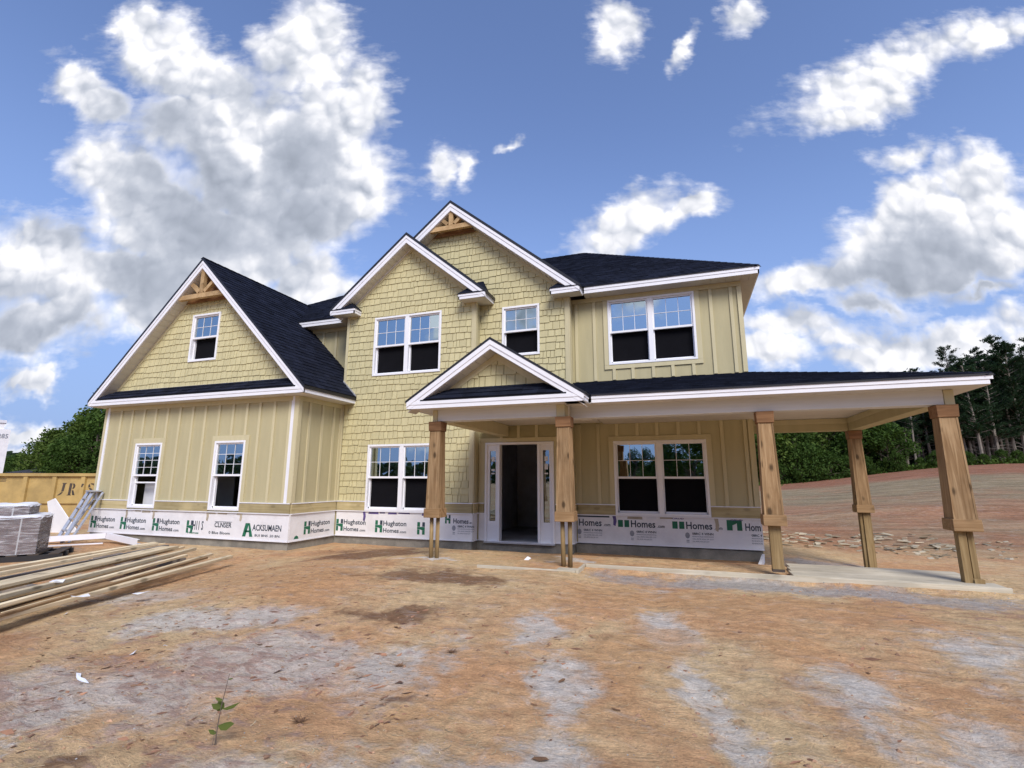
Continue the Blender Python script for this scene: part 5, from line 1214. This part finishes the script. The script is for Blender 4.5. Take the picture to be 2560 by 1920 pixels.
# the left hand group
LG = 'leafy trees behind the dumpster'
for u, d, h, k_, mt, lab in ((268, 56, 10.8, 2, 'leaf_broad', 'dark tallest tree beside the left end of the garage'), (300, 60, 11.6, 1, 'leaf_broad', 'dark tree mostly hidden behind the garage roof end'), (205, 60, 8.6, 1, 'leaf_bright', 'tall yellow-green tree in the middle of the left group'), (165, 57, 7.2, 2, 'leaf_bright', 'rounded yellow-green tree left of the tallest one'), (120, 60, 6.4, 1, 'leaf_bright', 'leftmost big rounded tree of the group behind the dumpster'), (85, 63, 4.6, 2, 'leaf_broad', 'lower dark tree behind the dumpster'), (232, 54, 7.4, 1, 'leaf_broad', 'dark lower tree in front of the tallest one'), (45, 75, 4.6, 1, 'leaf_broad', 'small distant tree above the dark far roof'), (15, 80, 4.3, 2, 'leaf_broad', 'small distant tree at the left edge'), (150, 54, 5.2, 2, 'leaf_broad', 'dark shrubby tree low behind the dumpster rim'), (190, 52, 5.0, 1, 'leaf_broad', 'bushy tree low behind the dumpster lettering'), (340, 64, 11, 2, 'leaf_broad', 'tree hidden behind the garage')):
    broad(u, d, h*1.07, lab, LG, k_, mt)
# trees across the road, mirrored in the ground floor windows
RG_ = 'trees on the far side of the yard, mirrored in the windows'
for x, y, s_, k_ in ((4.6, -30, 1.5, 2), (7.5, -28, 1.8, 1), (11, -31, 1.9, 2), (15, -29, 1.8, 1), (19, -32, 1.8, 2), (-2.5, -44, .8, 1), (0.5, -42, 1.0, 2), (-6.5, -58, .8, 1), (-27, -40, 1.0, 2), (-33, -46, 1.1, 1), (-12, -62, .7, 1), (-18, -60, .8, 2)):
    plant(('broad', k_, 'leaf_broad'), None, 'leaf_broad', 'bark', 'leafy_tree', 'dark tree mirrored in the ground floor windows', RG_, x, y, s_)
# far-off woods closing the horizon
random.seed(9)
mb = MB(); mb.used = True
for i in range(26000):
    a = uni(0, 6.2832); r_ = uni(150, 185); x, y = math.cos(a)*r_, math.sin(a)*r_
    if y > 60 and x > -20: continue
    h = 7+3.5*noise.noise(Vector((a*9, 0, 3)))+2*noise.noise(Vector((a*40, 1, 3))); z = h*rnd()**.6
    mb.tone = min(1, max(0, .5+.5*noise.noise(Vector((x*.1, y*.1, z*.3)))+uni(-.2, .2))); c = Vector((x, y, z-.5)); s_ = uni(.8, 1.6)
    leafquad(mb, c, s_)
mb.build('distant_woods', 'leaf_far', None, center=False, kind='stuff')
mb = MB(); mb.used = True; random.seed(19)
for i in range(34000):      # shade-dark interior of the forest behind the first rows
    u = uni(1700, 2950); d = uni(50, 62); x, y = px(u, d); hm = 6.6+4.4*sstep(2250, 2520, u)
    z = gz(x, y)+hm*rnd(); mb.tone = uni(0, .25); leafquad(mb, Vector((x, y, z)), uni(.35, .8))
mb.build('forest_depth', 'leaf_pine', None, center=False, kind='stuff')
mb = MB(); mb.used = True
for i in range(5000):
    u = uni(1880, 2900); d = 43.2+random.gauss(0, .9); x, y = px(u, d); z = gz(x, y)+.45*rnd()**1.5; mb.tone = rnd(); leafquad(mb, Vector((x, y, z)), uni(.06, .16), Vector((0, 0, 1)))
mb.build('undergrowth', 'leaf_broad', None, center=False, kind='stuff')

# ------------------------------------------------------------------ small things on the ground
def real_z(x, y): return ground_z(x, y)+ground_rough(x, y)
random.seed(21)
mb = MB(); mb.used = True
def lump(mb, c, r_):
    v = []
    for a in range(5): t_ = a*1.2566+uni(-.3, .3); v.append(mb.pt(c+Vector((math.cos(t_)*r_*uni(.8, 1.2), math.sin(t_)*r_*uni(.7, 1.1), r_*uni(-.2, .15)))))
    tp = mb.pt(c+Vector((uni(-.3, .3)*r_, uni(-.3, .3)*r_, r_*uni(.4, .75)))); 
    for a in range(5): mb.face([v[a], v[(a+1) % 5], tp])
def scatter(n, x0, x1, y0, y1, bias=1.6):
    for _ in range(n):
        y = y0+(y1-y0)*rnd()**bias; w = (y+1.2)/ (y1+1.2); xc = -.345*y; yield xc+uni(-1, 1)*(1.25*y+.8), y
for x, y in scatter(7500, -9, 5, 1.0, 10):
    if noise.noise(Vector((x*.8, y*.8, 1)))+uni(-.5, .5) < 0: continue
    r_ = uni(.004, .011)*(1+1.2*(rnd() < .06)); mb.tone = rnd(); lump(mb, Vector((x, y, real_z(x, y))), r_)
for x, y in scatter(420, -9, 5, 1.2, 9, 1.2):
    if noise.noise(Vector((x*.7, y*.7, 1)))+uni(-.4, .4) < .05: continue
    mb.tone = rnd()*.6; lump(mb, Vector((x, y, real_z(x, y))), uni(.012, .028))
mb.build('soil_clods', 'clod', None, center=False, kind='stuff')
mb = MB(); mb.used = True
for x, y in scatter(4200, -9, 5, 1.0, 9):
    if noise.noise(Vector((x*.6+9, y*.6, 1)))+uni(-.4, .4) < 0: continue
    mb.tone = rnd(); lump(mb, Vector((x, y, real_z(x, y)-.001)), uni(.003, .0075))
for _ in range(700):
    x = uni(-1.4, 3.6) if rnd() < .7 else uni(1.5, 4.5); y = 6.95+random.gauss(0, .22) if rnd() < .6 else uni(8.6, 12); mb.tone = rnd(); lump(mb, Vector((x, y, real_z(x, y))), uni(.005, .012))
mb.build('gravel', 'stone_gravel', None, center=False, kind='stuff')
mb = MB(); mb.used = True
for x, y in scatter(3600, -9, 5, 1.0, 8.5, 1.9):
    a = uni(0, 6.283) if rnd() < .4 else random.gauss(.35, .5); L = uni(.02, .075); z = real_z(x, y)+.003; w = uni(.0012, .0028); d = Vector((math.cos(a), math.sin(a), 0)); n_ = Vector((-d.y, d.x, 0)); c = Vector((x, y, z)); bend = n_*uni(-.25, .25)*L
    mb.tone = rnd()
    P_ = [c-d*L/2, c+bend, c+d*L/2]
    for a_, b_ in ((0, 1), (1, 2)):
        u_ = Vector((0, 0, uni(.001, .006))); mb.face([mb.pt(P_[a_]-n_*w), mb.pt(P_[b_]-n_*w+u_*(b_ == 1)), mb.pt(P_[b_]+n_*w+u_*(b_ == 1)), mb.pt(P_[a_]+n_*w)])
mb.build('straw_litter', 'straw', None, center=False, kind='stuff')
random.seed(44); mb = MB(); mb.used = True
for _ in range(3600):      # bark and clay flakes, thickest at the left foreground
    y = 1.1+5.5*rnd()**1.7; x = -.345*y+uni(-1, 1)*(1.2*y+.7)
    if noise.noise(Vector((x*1.3, y*1.3, 7)))*1.3-.12*(x+2.2)+uni(-.5, .3) < 0: continue
    a = random.gauss(.35, .6); L = uni(.010, .045)*(1.6 if rnd() < .08 else 1); w = L*uni(.25, .5); d = Vector((math.cos(a), math.sin(a), uni(-.1, .35))); n_ = Vector((-math.sin(a), math.cos(a), uni(-.2, .3))); c = Vector((x, y, real_z(x, y)+.002)); mb.tone = rnd()
    mb.face([mb.pt(c-d*L), mb.pt(c-n_*w), mb.pt(c+d*L), mb.pt(c+n_*w)])
mb.build('clay_flakes', 'flake', None, center=False, kind='stuff')
# dry leaves, each one lying on its own
lm = None
LV = [(-.5, 0, .0), (-.3, .16, .06), (0, .22, .03), (.3, .14, .08), (.5, 0, .02), (.3, -.15, .07), (0, -.21, .02), (-.3, -.14, .09)]
spots = []
for q, lab in (((830, 1598), 'large tan dry leaf lying flat on the grey dust left of centre'), ((648, 1615), 'curled dry leaf beside two others on the grey dust'), ((672, 1620), 'folded brown leaf right of the curled one'), ((95, 1655), 'rust-coloured dry leaf at the left edge of the yard'), ((265, 1670), 'brown leaf near the white shred'), ((455, 1685), 'curled reddish leaf above the sapling'), ((690, 1775), 'pale brown leaf left of the brown clump'), ((990, 1570), 'thin flat leaf near the centre of the yard'), ((1335, 1762), 'dark brown leaf near the bottom centre'), ((1350, 1900), 'large crinkled leaf at the bottom edge'), ((1405, 1705), 'small dark leaf right of centre'), ((1540, 1775), 'brown curled leaf in the tan soil'), ((930, 1820), 'brown scrap of leaf at the lower middle'), ((1820, 1560), 'small dry leaf on the right side of the yard'), ((2170, 1680), 'dry leaf in front of the corner post'), ((590, 1590), 'thin dry leaf left of the grey dust'), ((330, 1455), 'brown leaf in front of the lumber end')):
    r_ = Vector(FW)+RT*((q[0]-1280)/1237.156)-UP*((q[1]-960)/1237.156); t_ = (CAMZ+.13)/-r_.z
    for _ in range(4): t_ = (CAMZ-ground_z(r_.x*t_, r_.y*t_))/-r_.z
    x, y = r_.x*t_, r_.y*t_
    if lm is None:
        mb = MB(); c = mb.pt((0, 0, 0)); r2 = [mb.pt(p_) for p_ in LV]
        for i in range(8): mb.face([c, r2[i], r2[(i+1) % 8]])
        o = mb.build('dry_leaf', 'dry_leaf', None, center=False); lm = o.data
    else: o = bpy.data.objects.new('dry_leaf', lm); COL.objects.link(o)
    s_ = uni(.05, .085)*(1.3 if 'arge' in lab else 1); o.location = (x, y, real_z(x, y)+.004); o.scale = (s_, s_, s_*.8); o.rotation_euler = (uni(-.25, .25), uni(-.2, .2), uni(0, 6.28)); tag(o, lab, 'leaf', 'dry leaves on the yard')
def at_ground(u, v):
    r_ = Vector(FW)+RT*((u-1280)/1237.156)-UP*((v-960)/1237.156); t_ = (CAMZ+.1)/-r_.z
    for _ in range(5): t_ = (CAMZ-ground_z(r_.x*t_, r_.y*t_))/-r_.z
    return r_.x*t_, r_.y*t_
# paper bits
for u, v, s_, lab in ((333, 1634, .07, 'folded white paper scrap on the red dirt'), (165, 1540, .06, 'white plastic flake in front of the frontmost stud'), (412, 1620, .03, 'tiny white chip right of the folded paper'), (1320, 1395+5, .10, 'crumpled white plastic cup near the entry post')):
    x, y = at_ground(u, v); z = real_z(x, y); a = uni(0, 6); d = Vector((math.cos(a), math.sin(a), 0)); n_ = Vector((-d.y, d.x, 0)); c = Vector((x, y, z+.006)); mb = MB()
    mb.prism([c-d*s_*.6, c-n_*s_*.35, c+d*s_*.5+Vector((0, 0, s_*.2)), c+n_*s_*.3+Vector((0, 0, s_*.45))], (0, 0, -.003)); solo(mb, 'paper_scrap', 'sheet_white', lab, 'litter', 'white litter on the yard')
# torn white film
x, y = at_ground(200, 1705); mb = MB(); z = real_z(x, y)+.004
P_ = [(-.15, .06), (-.12, .075), (-.03, .018), (.03, .012), (.12, -.015), (.14, -.03), (.05, -.022), (-.02, -.006), (-.08, .02)]
mb.prism([(x+a, y+b_, z+uni(0, .012)) for a, b_ in P_], (0, 0, -.002)); solo(mb, 'plastic_film', 'sheet_white', 'torn white plastic shred on the dirt in the left foreground', 'litter')
# brown root clumps
for u, v, s_, lab in ((1128, 1628, .055, 'spiky dark red root clump in the middle foreground'), (750, 1798, .06, 'brown grass clump right of the sapling'), (1000, 1662, .04, 'small brown root clump left of the spiky one')):
    x, y = at_ground(u, v); z = real_z(x, y); mb = MB(); mb.used = True
    for i in range(90):
        a = uni(0, 6.283); L = s_*uni(.5, 1.6); d = Vector((math.cos(a), math.sin(a), uni(.05, .5))); n_ = Vector((-d.y, d.x, 0)).normalized(); o_ = Vector((x+uni(-.02, .02), y+uni(-.02, .02), z)); mb.tone = rnd()*.6
        mb.face([mb.pt(o_-n_*.002), mb.pt(o_+n_*.002), mb.pt(o_+d*L)])
    lump(mb, Vector((x, y, z)), s_*.5); solo(mb, 'root_clump', 'dry_leaf', lab, 'weeds', 'brown root clumps')
# sapling
x, y = at_ground(537, 1862); z = real_z(x, y)
sap = thing('sapling', 'thin sapling with a few green leaves in the left foreground', 'plant', (x, y, z))
P_ = [Vector((x, y, z-.02)), Vector((x+.006, y, z+.10)), Vector((x+.012, y+.005, z+.19)), Vector((x+.03, y+.01, z+.30)), Vector((x+.045, y+.01, z+.37))]
mb = MB(); limb(mb, P_, .0035, .0012, 6); mb.build('stem', 'bark', sap)
mb = MB(); limb(mb, [Vector((x-.012, y-.01, z-.02)), Vector((x-.006, y, z+.09))], .002, .001, 5); limb(mb, [Vector((x+.01, y+.01, z-.02)), Vector((x-.01, y, z+.07))], .002, .001, 5); mb.build('stem', 'bark', sap)
for hz, a, L, w in ((.10, -.3, .10, .05), (.185, .1, .11, .024), (.19, 3.0, .065, .034), (.175, 1.9, .08, .045), (.06, 2.8, .055, .024), (.23, 3.6, .05, .018), (.34, .4, .03, .01)):
    i = min(3, int(hz/.1)); c = P_[1].lerp(P_[3], (hz-.1)/.2) if hz > .1 else P_[0].lerp(P_[1], (hz+.02)/.12); d = Vector((math.cos(a)*.944, math.cos(a)*.327+math.sin(a)*.3, uni(.1, .35))).normalized(); n_ = Vector((.2, -.5, .8)).cross(d).normalized(); u_ = d.cross(n_)*-.12*L
    mb = MB(); mb.used = True; mb.tone = uni(.2, .8); q = [c, c+d*L*.25+n_*w*.42+u_, c+d*L*.6+n_*w*.5+u_, c+d*L, c+d*L*.6-n_*w*.5+u_, c+d*L*.25-n_*w*.42+u_]; m_ = [c+d*L*.3, c+d*L*.62]
    i_ = [mb.pt(p_) for p_ in q+m_]; mb.face([i_[0], i_[1], i_[6]]); mb.face([i_[1], i_[2], i_[7], i_[6]]); mb.face([i_[2], i_[3], i_[7]]); mb.face([i_[0], i_[6], i_[5]]); mb.face([i_[6], i_[7], i_[4], i_[5]]); mb.face([i_[7], i_[3], i_[4]]); mb.build('leaf', 'leaf_sapling', sap, smooth=True)
# broken shingle and board offcuts scattered behind the porch
random.seed(33); G_ = 'broken pale offcuts strewn behind the porch'
for i in range(110):
    f = rnd(); x = 1.6+4.4*f+uni(-.3, .3); y = 14.4+.5*f+uni(-.6, 1.9); z = gz(x, y); L, w = uni(.10, .32), uni(.05, .14); a = uni(-.6, .6)
    d = Vector((math.cos(a), math.sin(a), uni(-.15, .25))); n_ = Vector((-math.sin(a), math.cos(a), uni(-.25, .25))); c = Vector((x, y, z+uni(.01, .07)))
    mb = MB(); mb.used = True; mb.tone = rnd(); mb.prism([c-d*L/2-n_*w/2, c+d*L*uni(.3, .5)-n_*w*uni(.3, .5), c+d*L/2+n_*w*uni(.1, .5), c-d*L*uni(.3, .5)+n_*w/2], (0, 0, -.02)); solo(mb, 'offcut', 'scrap_wood', 'pale broken offcut in the strewn pile behind the porch', 'offcut', G_)
for i in range(70):
    x = uni(4.0, 7.6); y = 13.6+uni(-.5, 1.4)+.3*(x-4); z = gz(x, y); mb = MB(); mb.used = True; mb.tone = rnd(); s_ = uni(.04, .14)
    c = Vector((x, y, z+.01)); d = Vector((uni(-1, 1), uni(-1, 1), .1)).normalized(); n_ = Vector((-d.y, d.x, 0)); mb.prism([c-d*s_, c-n_*s_*.5, c+d*s_, c+n_*s_*.6], (0, 0, -.015)); solo(mb, 'offcut', 'scrap_wood', 'small pale chip right of the strewn pile', 'offcut', 'pale chips right of the strewn pile')
# dusty film on the door side slab: rubble by the entry
for i, (u, v, s_) in enumerate(((1262, 1362, .09), (1290, 1368, .07), (1240, 1366, .06), (1375, 1371, .08))):
    x, y = at_ground(u, v); z = real_z(x, y); mb = MB(); mb.used = True; mb.tone = rnd(); lump(mb, Vector((x, y, z)), s_); solo(mb, 'rubble', 'stone_gravel', ('pale rubble left of the doorway', 'small rubble lump in front of the door opening', 'crumbled mortar beside the left sidelight', 'flat rubble piece right of the doorway')[i], 'rubble', 'rubble by the door')
